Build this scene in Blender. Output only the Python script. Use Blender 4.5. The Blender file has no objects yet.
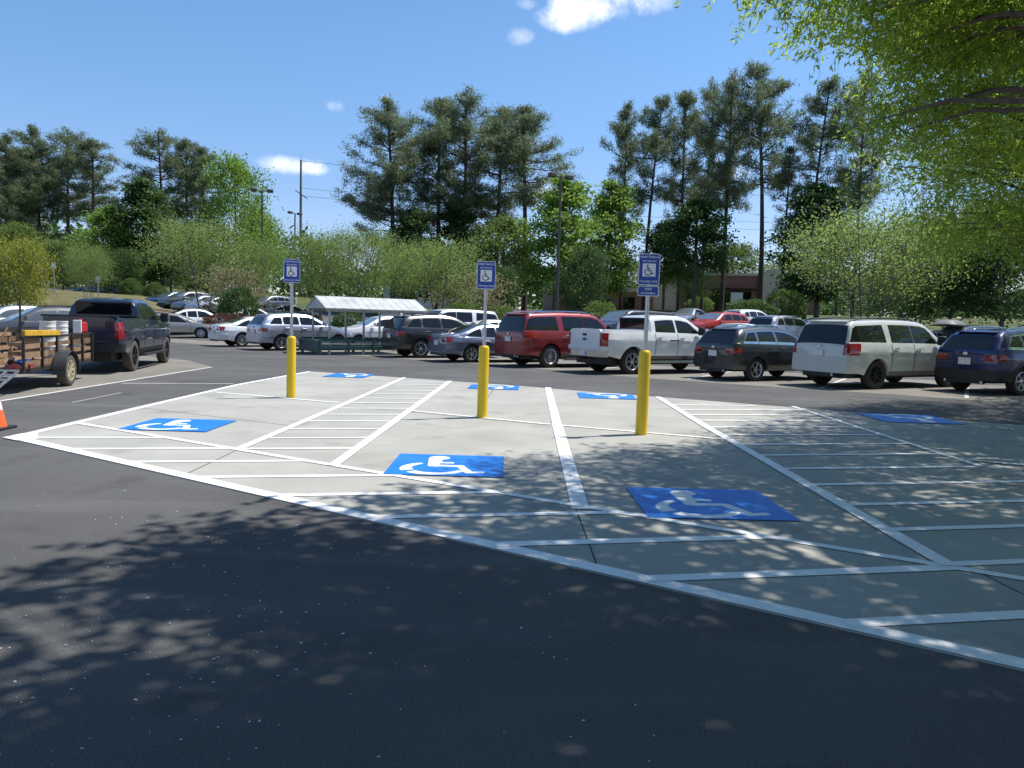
import bpy, bmesh, math, random
import numpy as np
from mathutils import Vector, Matrix, noise as mnoise
R = math.radians
rng = np.random.default_rng(7)
random.seed(7)
scene = bpy.context.scene
COL = scene.collection
H_CAM = 1.68; FPX = 770.0; PITCH = R(4.83); ROLL = R(1.6)

# ------------------------------------------------------------ camera maths (used to survey positions)
def ray(x, y):
    u = x-512; v = y-384
    a = u*math.cos(ROLL)+v*math.sin(ROLL); b = -u*math.sin(ROLL)+v*math.cos(ROLL)
    return a, FPX*math.cos(PITCH)-b*math.sin(PITCH), -FPX*math.sin(PITCH)-b*math.cos(PITCH)
def gp(x, y, z=0.0):
    X, Y, Z = ray(x, y); t = (H_CAM-z)/-Z
    return X*t, Y*t
def at(x, y, Y):
    X, Yy, Z = ray(x, y); t = Y/Yy
    return X*t, H_CAM+Z*t
def proj(X, Y, Z):
    Z = Z-H_CAM
    d = Y*math.cos(PITCH)-Z*math.sin(PITCH); b = -(Y*math.sin(PITCH)+Z*math.cos(PITCH))
    d = np.where(np.abs(d) < 1e-3, 1e-3, d)
    a, b = X/d*FPX, b/d*FPX
    return 512+a*math.cos(ROLL)-b*math.sin(ROLL), 384+a*math.sin(ROLL)+b*math.cos(ROLL), d
def sm(a, b, x):
    t = np.clip((x-a)/(b-a), 0, 1); return t*t*(3-2*t)
def tz(x, y):
    s = 0.5*x+0.866*y
    z = 0.05*np.maximum(0, s-30)
    z = np.where(s > 90, 3.0+0.012*(s-90), z)
    z = z+0.06*np.clip(-x-14, 0, 45)*sm(28, 40, s)
    return z
def tzf(x, y): return float(tz(np.float64(x), np.float64(y)))

# ------------------------------------------------------------ materials
def new_mat(name):
    m = bpy.data.materials.new(name); m.use_nodes = True
    nt = m.node_tree; b = nt.nodes['Principled BSDF']
    return m, nt, b
def N(nt, t, **kw):
    n = nt.nodes.new(t)
    for k, v in kw.items(): setattr(n, k, v)
    return n
def noise_node(nt, scale, detail=4, rough=.55, coord='Object', dim=None):
    tc = N(nt, 'ShaderNodeTexCoord'); n = N(nt, 'ShaderNodeTexNoise')
    n.inputs['Scale'].default_value = scale; n.inputs['Detail'].default_value = detail; n.inputs['Roughness'].default_value = rough
    nt.links.new(tc.outputs[coord], n.inputs['Vector']); return n
def ramp(nt, fac, stops):
    r = N(nt, 'ShaderNodeValToRGB'); el = r.color_ramp.elements
    while len(el) < len(stops): el.new(.5)
    for e, (p, c) in zip(el, stops): e.position = p; e.color = (c[0], c[1], c[2], 1)
    nt.links.new(fac, r.inputs[0]); return r
def mixc(nt, a, b, fac, mode='MIX'):
    m = N(nt, 'ShaderNodeMix', data_type='RGBA', blend_type=mode)
    for sock, v in ((m.inputs[6], a), (m.inputs[7], b), (m.inputs[0], fac)):
        if hasattr(v, 'is_linked'): nt.links.new(v, sock)
        elif isinstance(v, (int, float)): sock.default_value = v
        else: sock.default_value = (*v, 1)
    return m.outputs[2]
def sc(c, k): return tuple(min(1, v*k) for v in c)
def simple(name, col, rough=.5, metal=0, coat=0, var=.12, scale=6, bump=0, spec=.5):
    m, nt, b = new_mat(name)
    n = noise_node(nt, scale)
    r = ramp(nt, n.outputs['Fac'], [(.3, sc(col, 1-var)), (.7, sc(col, 1+var))])
    nt.links.new(r.outputs[0], b.inputs['Base Color'])
    b.inputs['Roughness'].default_value = rough; b.inputs['Metallic'].default_value = metal
    b.inputs['Coat Weight'].default_value = coat; b.inputs['Coat Roughness'].default_value = .04
    b.inputs['Specular IOR Level'].default_value = spec
    if bump:
        bp = N(nt, 'ShaderNodeBump'); bp.inputs['Strength'].default_value = bump
        nt.links.new(n.outputs['Fac'], bp.inputs['Height']); nt.links.new(bp.outputs[0], b.inputs['Normal'])
    return m
def paint(name, col, metal=.0, rough=.35):
    m, nt, b = new_mat(name)
    n = noise_node(nt, 900, 2); n2 = noise_node(nt, 1.6, 5)
    r = ramp(nt, n.outputs['Fac'], [(.3, sc(col, .93)), (.7, sc(col, 1.07))])
    dirt = ramp(nt, n2.outputs['Fac'], [(.45, (0, 0, 0)), (.8, (.16, .16, .16))])
    c = mixc(nt, r.outputs[0], (.22, .2, .17), dirt.outputs[0])
    nt.links.new(c, b.inputs['Base Color'])
    b.inputs['Metallic'].default_value = metal; b.inputs['Roughness'].default_value = rough
    b.inputs['Coat Weight'].default_value = 1; b.inputs['Coat Roughness'].default_value = .05
    return m
def islandwood(name, c1, c2):
    m, nt, b = new_mat(name); geo = N(nt, 'ShaderNodeNewGeometry'); n = noise_node(nt, 5, 6, .7)
    a = N(nt, 'ShaderNodeMath', operation='MULTIPLY_ADD'); nt.links.new(geo.outputs['Random Per Island'], a.inputs[0]); a.inputs[1].default_value = .6
    s_ = N(nt, 'ShaderNodeMath', operation='MULTIPLY_ADD'); nt.links.new(n.outputs['Fac'], s_.inputs[0]); s_.inputs[1].default_value = 1.1; s_.inputs[2].default_value = -.35; nt.links.new(s_.outputs[0], a.inputs[2])
    r = ramp(nt, a.outputs[0], [(.1, c1), (.9, c2)]); nt.links.new(r.outputs[0], b.inputs['Base Color']); b.inputs['Roughness'].default_value = .9
    return m
def leafmat(name, c1, c2, trans=.35, tcol=None, rough=.55):
    m = bpy.data.materials.new(name); m.use_nodes = True; nt = m.node_tree; nt.nodes.clear()
    out = N(nt, 'ShaderNodeOutputMaterial'); geo = N(nt, 'ShaderNodeNewGeometry')
    n = noise_node(nt, .45, 3)
    add = N(nt, 'ShaderNodeMath', operation='MULTIPLY_ADD'); nt.links.new(geo.outputs['Random Per Island'], add.inputs[0])
    add.inputs[1].default_value = .6; sub = N(nt, 'ShaderNodeMath', operation='MULTIPLY_ADD')
    nt.links.new(n.outputs['Fac'], sub.inputs[0]); sub.inputs[1].default_value = 1.2; sub.inputs[2].default_value = -.4
    nt.links.new(sub.outputs[0], add.inputs[2])
    r = ramp(nt, add.outputs[0], [(.1, c1), (.9, c2)])
    d = N(nt, 'ShaderNodeBsdfPrincipled'); d.inputs['Roughness'].default_value = rough; d.inputs['Specular IOR Level'].default_value = .25
    nt.links.new(r.outputs[0], d.inputs['Base Color'])
    t = N(nt, 'ShaderNodeBsdfTranslucent')
    tc = mixc(nt, r.outputs[0], tcol or sc(c2, 2.2), .6); nt.links.new(tc, t.inputs['Color'])
    mx = N(nt, 'ShaderNodeMixShader'); mx.inputs[0].default_value = trans
    nt.links.new(d.outputs[0], mx.inputs[1]); nt.links.new(t.outputs[0], mx.inputs[2]); nt.links.new(mx.outputs[0], out.inputs[0])
    return m
def ground_mat(name, base, spots, patch, patch_scale, rough=.9, speck=.35, bump=.25, cracks=None):
    m, nt, b = new_mat(name)
    n1 = noise_node(nt, patch_scale, 6, .62); n2 = noise_node(nt, 120, 4, .8); n3 = noise_node(nt, 22, 5, .65)
    r1 = ramp(nt, n1.outputs['Fac'], [(.32, sc(base, 1-patch)), (.68, sc(base, 1+patch))])
    r2 = ramp(nt, n2.outputs['Fac'], [(.40, (1-speck,)*3), (.66, (1+speck*.0,)*3)])
    c = mixc(nt, r1.outputs[0], r2.outputs[0], 1.0, 'MULTIPLY')
    r3 = ramp(nt, n3.outputs['Fac'], [(.62, (0, 0, 0)), (.78, (.5, .5, .5))])
    c = mixc(nt, c, spots, r3.outputs[0])
    if cracks:
        # long worn streaks
        tc = N(nt, 'ShaderNodeTexCoord'); mp = N(nt, 'ShaderNodeMapping'); mp.inputs['Scale'].default_value = (.25, 1.6, 1); mp.inputs['Rotation'].default_value = (0, 0, R(28))
        nn = N(nt, 'ShaderNodeTexNoise'); nn.inputs['Scale'].default_value = 1.1; nn.inputs['Detail'].default_value = 5
        nt.links.new(tc.outputs['Object'], mp.inputs[0]); nt.links.new(mp.outputs[0], nn.inputs['Vector'])
        r4 = ramp(nt, nn.outputs['Fac'], [(.52, (0, 0, 0)), (.75, (.45, .45, .45))])
        c = mixc(nt, c, cracks, r4.outputs[0])
    n5 = noise_node(nt, 1.15, 3, .5); r5 = ramp(nt, n5.outputs['Fac'], [(.60, (1, 1, 1)), (.72, (.78, .78, .78))]); c = mixc(nt, c, r5.outputs[0], 1.0, 'MULTIPLY')
    n6 = noise_node(nt, 300, 2, .6); r6 = ramp(nt, n6.outputs['Fac'], [(.60, (0, 0, 0)), (.72, (.34, .34, .34))]); c = mixc(nt, c, (.5, .49, .46), r6.outputs[0])
    nt.links.new(c, b.inputs['Base Color']); b.inputs['Roughness'].default_value = rough; b.inputs['Specular IOR Level'].default_value = .12
    bp = N(nt, 'ShaderNodeBump'); bp.inputs['Strength'].default_value = bump; bp.inputs['Distance'].default_value = .01
    nt.links.new(n2.outputs['Fac'], bp.inputs['Height']); nt.links.new(bp.outputs[0], b.inputs['Normal'])
    return m
def worn_paint(name, col, under, wear=.5, rough=.6):
    m, nt, b = new_mat(name)
    n = noise_node(nt, 38, 6, .7); n2 = noise_node(nt, 1.3, 5)
    mul = N(nt, 'ShaderNodeMath', operation='MULTIPLY'); nt.links.new(n.outputs['Fac'], mul.inputs[0]); nt.links.new(n2.outputs['Fac'], mul.inputs[1])
    r = ramp(nt, mul.outputs[0], [(.30, (0, 0, 0)), (.42, (wear, wear, wear))])
    r2 = ramp(nt, n2.outputs['Fac'], [(.3, sc(col, .9)), (.7, sc(col, 1.05))])
    c = mixc(nt, r2.outputs[0], under, r.outputs[0]); nt.links.new(c, b.inputs['Base Color']); b.inputs['Roughness'].default_value = rough
    return m
M = {}
M['asphalt'] = ground_mat('asphalt', (.15, .149, .147), (.19, .188, .185), .22, .3, speck=.6, bump=.6, cracks=(.165, .163, .16))
M['old_pave'] = ground_mat('old_pavement', (.25, .235, .205), (.2, .19, .17), .16, .5, speck=.35, cracks=(.18, .172, .155))
M['concrete'] = ground_mat('concrete', (.395, .39, .355), (.33, .32, .285), .12, .8, speck=.2, bump=.15, cracks=(.335, .325, .295))
M['joint'] = simple('joint_sealant', (.05, .05, .05), .9)
M['white_line'] = worn_paint('white_road_paint', (.8, .8, .79), (.42, .41, .38), .7)
M['old_line'] = worn_paint('old_road_paint', (.6, .59, .56), (.14, .14, .14), .9)
M['blue_paint'] = worn_paint('blue_road_paint', (.008, .18, .63), (.16, .24, .42), .5, .5)
M['sym_white'] = worn_paint('symbol_white_paint', (.78, .79, .8), (.3, .45, .65), .4)
M['grass'] = ground_mat('grass', (.12, .14, .045), (.26, .22, .11), .35, .25, speck=.5, bump=.6)
M['dry_grass'] = ground_mat('dry_grass', (.2, .185, .085), (.13, .14, .055), .3, .5, speck=.5, bump=.6)
M['mulch'] = ground_mat('mulch', (.16, .085, .05), (.09, .05, .03), .3, .8, speck=.5, bump=.6)
M['kerb'] = simple('kerb_concrete', (.42, .41, .38), .85, bump=.1)
M['yellow'] = worn_paint('yellow_plastic', (.76, .5, .010), (.34, .25, .07), .55, .42)
M['galv'] = simple('galvanised_steel', (.5, .51, .52), .38, .85, var=.15, scale=30)
M['sign_blue'] = simple('sign_blue', (.008, .055, .34), .35, var=.04)
M['sign_white'] = simple('sign_white', (.8, .82, .84), .35, var=.03)
M['sign_black'] = simple('sign_black', (.02, .02, .03), .4)
M['alu'] = simple('aluminium', (.6, .61, .62), .35, .7)
M['glass'] = simple('dark_glass', (.010, .012, .013), .03, 0, 0, var=.3, scale=2, spec=.55)
M['glass_pale'] = simple('pale_glass', (.1, .115, .12), .04, 0, 1, var=.25, scale=1.5, spec=.8)
M['tyre'] = simple('tyre_rubber', (.022, .021, .02), .85, var=.2, scale=25, bump=.15)
M['tyre_dusty'] = simple('dusty_tyre_rubber', (.085, .075, .06), .9, var=.3, scale=14, bump=.15)
M['rim'] = simple('alloy_rim', (.55, .56, .57), .28, .8)
M['rim_dark'] = simple('dark_rim', (.03, .03, .032), .3, .4)
M['rim_tan'] = simple('cream_steel_rim', (.42, .37, .25), .55)
M['black_plastic'] = simple('black_plastic', (.018, .018, .019), .55)
M['grey_plastic'] = simple('grey_plastic', (.12, .12, .12), .6)
M['chrome'] = simple('chrome', (.75, .76, .77), .12, 1)
M['tail_red'] = simple('tail_lamp_red', (.28, .008, .01), .12, 0, 1)
M['head_lens'] = simple('headlamp_lens', (.55, .57, .6), .08, .3, 1)
M['plate'] = simple('plate_white', (.72, .72, .7), .4, var=.25, scale=22)
M['wood'] = islandwood('weathered_wood', (.09, .055, .035), (.3, .19, .11))
M['wood2'] = simple('pale_crate_wood', (.34, .22, .12), .8, var=.4, scale=9, bump=.2)
M['steel_dark'] = simple('rusty_dark_steel', (.045, .036, .032), .6, .4, var=.4, scale=12)
M['fender'] = simple('trailer_fender_paint', (.06, .065, .07), .35, .3)
M['bucket'] = simple('white_bucket_plastic', (.72, .7, .66), .45, var=.1)
M['red_plastic'] = simple('red_plastic', (.45, .02, .025), .4)
M['level_yellow'] = simple('yellow_board_paint', (.62, .36, .03), .5, var=.2)
M['cone'] = simple('cone_orange', (.75, .13, .03), .5, var=.12)
M['cone_white'] = simple('cone_collar', (.75, .74, .72), .4, var=.1)
M['canopy'] = simple('canopy_metal', (.47, .48, .46), .5, .1, var=.18, scale=2)
M['corral_green'] = simple('corral_green', (.02, .075, .07), .4, var=.25)
M['bark'] = simple('pine_bark', (.085, .062, .048), .95, var=.35, scale=9, bump=.4)
M['bark_grey'] = simple('grey_bark', (.14, .12, .1), .95, var=.3, scale=9, bump=.4)
M['pine'] = leafmat('pine_needles', (.06, .095, .05), (.17, .21, .105), .3)
M['leaf_dark'] = leafmat('dark_leaves', (.03, .065, .02), (.075, .135, .035), .32)
M['leaf_clip'] = leafmat('clipped_bush_leaves', (.05, .09, .022), (.12, .18, .045), .3)
M['leaf_mid'] = leafmat('mid_leaves', (.055, .1, .022), (.13, .19, .045), .38)
M['leaf_bright'] = leafmat('bright_leaves', (.09, .17, .025), (.19, .29, .055), .42)
M['leaf_olive'] = leafmat('olive_leaves', (.095, .16, .036), (.22, .30, .08), .44)
M['leaf_yellow'] = leafmat('yellow_leaves', (.15, .17, .028), (.29, .3, .05), .4)
M['leaf_oak'] = leafmat('willow_oak_leaves', (.115, .195, .028), (.27, .375, .06), .68, tcol=(.54, .72, .12))
M['leaf_red'] = leafmat('red_leaves', (.075, .03, .022), (.15, .065, .04), .25)
M['leaf_pinkish'] = leafmat('blossom_leaves', (.14, .15, .06), (.27, .25, .13), .3)
M['leaf_white'] = leafmat('white_blossom', (.6, .6, .56), (.8, .8, .78), .3)
M['lamp'] = simple('lamp_housing', (.09, .075, .06), .5, .3)
M['polebrown'] = simple('bronze_pole', (.1, .085, .07), .5, .4)
M['utility'] = simple('utility_pole_wood', (.2, .17, .15), .9)
M['wire'] = simple('wire_black', (.03, .03, .03), .6)
M['bed_brick'] = None
def brick():
    m, nt, b = new_mat('brick_wall')
    tc = N(nt, 'ShaderNodeTexCoord'); br = N(nt, 'ShaderNodeTexBrick')
    mp = N(nt, 'ShaderNodeMapping'); mp.inputs['Rotation'].default_value = (R(90), 0, 0)
    br.inputs['Scale'].default_value = 4; br.inputs['Color1'].default_value = (.22, .075, .05, 1); br.inputs['Color2'].default_value = (.3, .11, .075, 1); br.inputs['Mortar'].default_value = (.35, .3, .26, 1)
    nt.links.new(tc.outputs['Object'], mp.inputs[0]); nt.links.new(mp.outputs[0], br.inputs['Vector']); nt.links.new(br.outputs[0], b.inputs['Base Color'])
    b.inputs['Roughness'].default_value = .9
    return m
M['brick'] = brick()
M['stucco'] = simple('cream_stucco', (.56, .5, .4), .9)
M['siding'] = simple('white_siding', (.66, .66, .64), .8)
M['roof_grey'] = simple('roof_shingle', (.16, .15, .14), .9, var=.3)

# ------------------------------------------------------------ mesh helpers
class MB:
    def __init__(s): s.v = []; s.f = []
    def add(s, vs, fs):
        o = len(s.v); s.v += [tuple(p) for p in vs]; s.f += [tuple(i+o for i in f) for f in fs]
    def box(s, c, d, rot=None):
        x, y, z = d[0]/2, d[1]/2, d[2]/2
        vs = [Vector((sx*x, sy*y, sz*z)) for sz in (-1, 1) for sy in (-1, 1) for sx in (-1, 1)]
        if rot is not None: vs = [rot @ p for p in vs]
        c = Vector(c)
        s.add([p+c for p in vs], [(0, 2, 3, 1), (4, 5, 7, 6), (0, 1, 5, 4), (2, 6, 7, 3), (0, 4, 6, 2), (1, 3, 7, 5)]); return s
    def tube(s, pts, rad, n=8, caps=True):
        pts = [Vector(p) for p in pts]; k = len(pts)
        if not isinstance(rad, (list, tuple)): rad = [rad]*k
        rad = [float(r_) for r_ in rad]
        o = len(s.v); up = Vector((0, 0, 1))
        for i, p in enumerate(pts):
            t = (pts[min(i+1, k-1)]-pts[max(i-1, 0)]).normalized()
            a = t.cross(up if abs(t.z) < .95 else Vector((1, 0, 0))).normalized(); b = a.cross(t)
            for j in range(n):
                q = 2*math.pi*j/n; s.v.append(tuple(p+rad[i]*(math.cos(q)*a+math.sin(q)*b)))
        for i in range(k-1):
            for j in range(n):
                s.f.append((o+i*n+j, o+i*n+(j+1) % n, o+(i+1)*n+(j+1) % n, o+(i+1)*n+j))
        if caps: s.f.append(tuple(o+j for j in range(n))[::-1]); s.f.append(tuple(o+(k-1)*n+j for j in range(n)))
        return s
    def bar(s, p, q, w, h=None):
        p, q = Vector(p), Vector(q); d = q-p
        return s.box((p+q)/2, (d.length, w, h or w), d.to_track_quat('X', 'Z').to_matrix())
    def lathe(s, prof, n=24, axis='Z', c=(0, 0, 0)):
        o = len(s.v)
        for r, h in prof:
            for j in range(n):
                q = 2*math.pi*j/n; a, b = r*math.cos(q), r*math.sin(q)
                p = (a, b, h) if axis == 'Z' else (a, h, b)
                s.v.append((p[0]+c[0], p[1]+c[1], p[2]+c[2]))
        for i in range(len(prof)-1):
            for j in range(n):
                s.f.append((o+i*n+j, o+i*n+(j+1) % n, o+(i+1)*n+(j+1) % n, o+(i+1)*n+j))
        return s
    def prism(s, poly, z0, z1):
        n = len(poly); o = len(s.v)
        for z in (z0, z1): s.v += [(p[0], p[1], z) for p in poly]
        s.f.append(tuple(o+i for i in range(n))[::-1]); s.f.append(tuple(o+n+i for i in range(n)))
        for i in range(n): s.f.append((o+i, o+(i+1) % n, o+n+(i+1) % n, o+n+i))
        return s
    def sheet(s, poly, z):
        o = len(s.v); s.v += [(p[0], p[1], z) for p in poly]; s.f.append(tuple(range(o, o+len(poly)))); return s
    def grid(s, P):            # P[i][j]
        o = len(s.v); a, b = len(P), len(P[0])
        for row in P: s.v += [tuple(p) for p in row]
        for i in range(a-1):
            for j in range(b-1): s.f.append((o+i*b+j, o+i*b+j+1, o+(i+1)*b+j+1, o+(i+1)*b+j))
        return s
    def solid(s, P, Q):        # two matching grids closed by side walls
        a, b = len(P), len(P[0]); o = len(s.v); s.grid(P); s.grid([list(r)[::-1] for r in Q])
        q = o+a*b
        idx = lambda i, j: o+i*b+j
        jdx = lambda i, j: q+i*b+(b-1-j)
        for i in range(a-1):
            s.f.append((idx(i, 0), idx(i+1, 0), jdx(i+1, 0), jdx(i, 0))); s.f.append((idx(i, b-1), jdx(i, b-1), jdx(i+1, b-1), idx(i+1, b-1)))
        for j in range(b-1):
            s.f.append((idx(0, j), jdx(0, j), jdx(0, j+1), idx(0, j+1))); s.f.append((idx(a-1, j), idx(a-1, j+1), jdx(a-1, j+1), jdx(a-1, j)))
        return s
    def mesh(s, name, mat, smooth=False, angle=35):
        me = bpy.data.meshes.new(name); me.from_pydata(s.v, [], s.f)
        bm = bmesh.new(); bm.from_mesh(me); bmesh.ops.recalc_face_normals(bm, faces=bm.faces); bm.to_mesh(me); bm.free()
        if smooth:
            me.polygons.foreach_set('use_smooth', [True]*len(me.polygons)); me.set_sharp_from_angle(angle=R(angle))
        me.materials.append(mat); return me
    def build(s, name, mat, parent=None, smooth=False, bevel=0, angle=35):
        o = bpy.data.objects.new(name, s.mesh(name, mat, smooth, angle)); COL.objects.link(o); o.parent = parent
        if bevel:
            b = o.modifiers.new('Bevel', 'BEVEL'); b.width = bevel; b.segments = 2; b.limit_method = 'ANGLE'
        return o
def tag(o, label, cat, group=None):
    o['label'] = label; o['category'] = cat
    if group: o['group'] = group
    return o
def thing(name, label, cat, loc=(0, 0, 0), rz=0, group=None):
    o = bpy.data.objects.new(name, None); COL.objects.link(o); o.location = loc; o.rotation_euler = (0, 0, rz); o.empty_display_size = .3
    return tag(o, label, cat, group)
def struct(o): o['kind'] = 'structure'; return o
def stuff(o): o['kind'] = 'stuff'; return o
def copy_thing(src, label, loc, rz, scale=None, group=None):
    c = src.copy(); COL.objects.link(c); c.location = loc; c.rotation_euler = (0, 0, rz); c['label'] = label
    if scale: c.scale = scale
    if group: c['group'] = group
    for ch in src.children:
        d = ch.copy(); COL.objects.link(d); d.parent = c
        for g in ch.children:
            e = g.copy(); COL.objects.link(e); e.parent = d
    return c
def np_mesh(name, V, F, mat, smooth=False):
    me = bpy.data.meshes.new(name); nv, nf, k = len(V), len(F), F.shape[1]
    me.vertices.add(nv); me.vertices.foreach_set('co', V.astype(np.float32).ravel())
    me.loops.add(nf*k); me.loops.foreach_set('vertex_index', F.astype(np.int32).ravel())
    me.polygons.add(nf); me.polygons.foreach_set('loop_start', np.arange(0, nf*k, k, dtype=np.int32))
    me.update(calc_edges=True); me.materials.append(mat); return me
def unit(v): return v/np.maximum(1e-9, np.linalg.norm(v, axis=-1, keepdims=True))
def leaves(name, C, D, L, W, mat, rg):
    n = len(C); D = unit(D); S = unit(np.cross(D, unit(rg.normal(size=(n, 3)))))
    L = np.broadcast_to(L, (n,))[:, None]; W = np.broadcast_to(W, (n,))[:, None]
    V = np.stack([C-D*L/2, C+S*W/2-D*L*.05, C+D*L/2, C-S*W/2-D*L*.05], 1).reshape(-1, 3)
    return np_mesh(name, V, np.arange(4*n).reshape(n, 4), mat)
def mobj(name, me, parent): o = bpy.data.objects.new(name, me); COL.objects.link(o); o.parent = parent; return o
def text_mesh(s, size, width=None):
    cu = bpy.data.curves.new('lettering', 'FONT'); cu.body = s; cu.size = size; cu.align_x = 'CENTER'; cu.align_y = 'CENTER'; cu.extrude = .0006
    cu.offset = size*.012
    o = bpy.data.objects.new('lettering', cu); COL.objects.link(o); dg = bpy.context.evaluated_depsgraph_get(); dg.update()
    me = bpy.data.meshes.new_from_object(o.evaluated_get(dg)); bpy.data.objects.remove(o)
    vs = [tuple(v.co) for v in me.vertices]; fs = [tuple(p.vertices) for p in me.polygons]; bpy.data.meshes.remove(me)
    if width:
        xs = [v[0] for v in vs]; k = width/(max(xs)-min(xs)); vs = [(v[0]*k, v[1], v[2]) for v in vs]
    return vs, fs

SKY_SAT, SKY_VAL, SKY_STR, SUN_STR, EXPOSURE = 1.18, 1.0, .12, 4.35, 0.55
CLOUD_COL = (7.6, 7.8, 8.1)
CLOUDS = [(604, -2, 60, 22, 4.8, .95), (580, 14, 40, 16, 5, .9), (655, 6, 30, 12, 5, .6), (518, 36, 16, 8, 5, .4), (288, 165, 40, 9, 4, .85), (306, 168, 24, 7, 4, .6), (336, 107, 10, 6, 6.5, .3), (386, 99, 7, 5, 6.5, .25), (527, 3, 12, 6, 6.5, .35), (735, 172, 20, 10, 6.5, .5), (545, 195, 20, 18, 6.5, .4), (880, 160, 22, 12, 6.5, .5)]
# ------------------------------------------------------------ ground, pavement, markings
def ground_sheet():
    xs = np.concatenate([np.arange(-260, -70, 10), np.arange(-70, 70, 2), np.arange(70, 261, 10)]).astype(float)
    ys = np.concatenate([np.arange(-30, 100, 2), np.arange(100, 421, 10)]).astype(float)
    X, Y = np.meshgrid(xs, ys); Z = tz(X, Y)
    V = np.stack([X, Y, Z], -1).reshape(-1, 3); a, b = X.shape
    i = np.arange((a-1)*b).reshape(a-1, b)[:, :-1].ravel(); F = np.stack([i, i+1, i+1+b, i+b], 1)
    me = np_mesh('ground', V, F, M['asphalt']); me.polygons.foreach_set('use_smooth', [True]*len(me.polygons))
    o = bpy.data.objects.new('ground', me); COL.objects.link(o); return struct(o)
ground_sheet()
def terrain_patch(name, poly_fn, mat, dz, xr, yr, step=1.0):
    xs = np.arange(xr[0], xr[1]+.01, step); ys = np.arange(yr[0], yr[1]+.01, step); mb = MB(); idx = {}
    for i in range(len(xs)-1):
        for j in range(len(ys)-1):
            cx, cy = xs[i]+step/2, ys[j]+step/2
            if poly_fn(cx, cy):
                q = []
                for (a, b) in ((i, j), (i+1, j), (i+1, j+1), (i, j+1)):
                    if (a, b) not in idx:
                        idx[(a, b)] = len(mb.v); x, y = xs[a], ys[b]; mb.v.append((x, y, tzf(x, y)+(dz(x, y) if callable(dz) else dz)))
                    q.append(idx[(a, b)])
                mb.f.append(tuple(q))
    return struct(mb.build(name, mat, smooth=True))
mb = MB().sheet([(-8.95, -8), (-8.95, 22.9), (-10.8, 25.6), (-15.5, 29.2), (-30, 34), (-30, -8)], .004)
struct(mb.build('old_pavement', M['old_pave']))
# row of stalls behind the lane
mb = MB().sheet([(20, 13.2), (9.6, 20.05), (6.95, 21.45), (3.88, 23.4), (-.46, 27.6), (-9.2, 33.2), (-20, 41.5), (-26, 46.5), (-20.5, 46.4), (-10.2, 40.4), (11, 28.2), (26, 19.6), (26, 9.6)], .004)
struct(mb.build('stall_pavement', M['old_pave']))
PAD = [(-6.40, 9.64), (8.955, -.487), (18.5, -.487), (18.5, 9.0), (9.32, 13.92), (6.97, 15.3), (4.84, 16.55), (2.08, 18.1), (.2, 19.3), (-2.91, 20.82), (-5.9, 22.2), (-6.32, 17.5), (-6.4, 13.4)]
struct(MB().prism(PAD, -.1, .008).build('concrete_pad', M['concrete']))
jm = MB()
def strip(mb, p, q, w, z, ext=0):
    p, q = Vector((p[0], p[1])), Vector((q[0], q[1])); d = (q-p).normalized(); n = Vector((-d.y, d.x))*w/2; p = p-d*ext; q = q+d*ext
    mb.sheet([p-n, q-n, q+n, p+n], z)
for p, q in (((.6, 6.72), (.62, 5.1)), ((.64, 12.1), (-3.2, 14.1)), ((3.3, 5.2), (3.4, 3.4)), ((.85, 12.1), (3.25, 11.1)), ((-3.3, 9.2), (-3.3, 7.7)), ((-.6, 12.8), (-.4, 19.5)), ((-6.2, 12.9), (-3.2, 11.3)), ((3.3, 11.1), (9.5, 8.2))): strip(jm, p, q, .012, .0105)
struct(jm.build('joint_lines', M['joint']))
bl = MB(); strip(bl, (-6.29, 9.66), (9.0, -.42), .15, .012); strip(bl, (-6.29, 9.72), (-6.26, 17.5), .12, .0128); strip(bl, (-6.26, 17.5), (-5.82, 22.1), .12, .0134)
bl.sheet([(-6.4, 9.6), (-6.1, 9.42), (-5.95, 9.6), (-6.2, 10.0), (-6.38, 9.95)], .0142)
struct(bl.build('border_lines', M['white_line']))
sl = MB(); z = .0148
def sline(p, q, w=.1):
    global z
    z += .0004; strip(sl, p, q, w, z)
sline((-6.2, 10.97), (3.6, 5.08)); sline((3.6, 5.08), (9.5, 1.55))
sline((-6.1, 15.72), (-3.25, 14.45), .09); sline((-1.8, 13.55), (.62, 12.25), .09); sline((.74, 12.2), (3.15, 11.15), .09); sline((5.95, 9.95), (14, 6.0), .09)
sline((-3.3, 9.24), (-3.1, 14.6), .12); sline((-3.1, 14.6), (-2.92, 20.8), .12)
sline((-1.95, 8.38), (-1.62, 20.1), .12)
sline((.64, 6.72), (.74, 12.2), .16); sline((.74, 12.2), (.89, 18.95), .15)
sline((3.15, 5.36), (3.2, 12.9), .14); sline((3.2, 12.9), (3.3, 17.35), .13)
sline((5.86, 9.5), (5.9, 16.05), .1)
for yy in (9.72, 0): pass
struct(sl.build('stall_lines', M['white_line']))
hl = MB(); zz = .0136
F1, F2, G1, G2 = Vector((-6.29, 9.66)), Vector((9.0, -.42)), Vector((-6.2, 10.97)), Vector((9.5, 1.55))
def cutx(P, Q, o, d):
    e = Q-P; den = d.x*(-e.y)+e.x*d.y
    t = ((P.x-o.x)*(-e.y)+e.x*(P.y-o.y))/den; return o+d*t
dv = Vector((1, .19))
for k in range(14):
    o = F1+(F2-F1)*(k*.0667+.004); q = cutx(G1, G2, o, dv); zz += .00008
    strip(hl, o, q, .1 if k < 6 else .12, zz)
for k, y in enumerate((9.28, 10.14, 11.0, 11.86, 12.72, 13.6, 14.5, 15.36, 16.25, 17.1, 17.9, 18.65, 19.4)):
    strip(hl, (-3.27+.04*(k), y), (-1.92+.025*k, y+.26), .085, zz+.0001*k)
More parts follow.
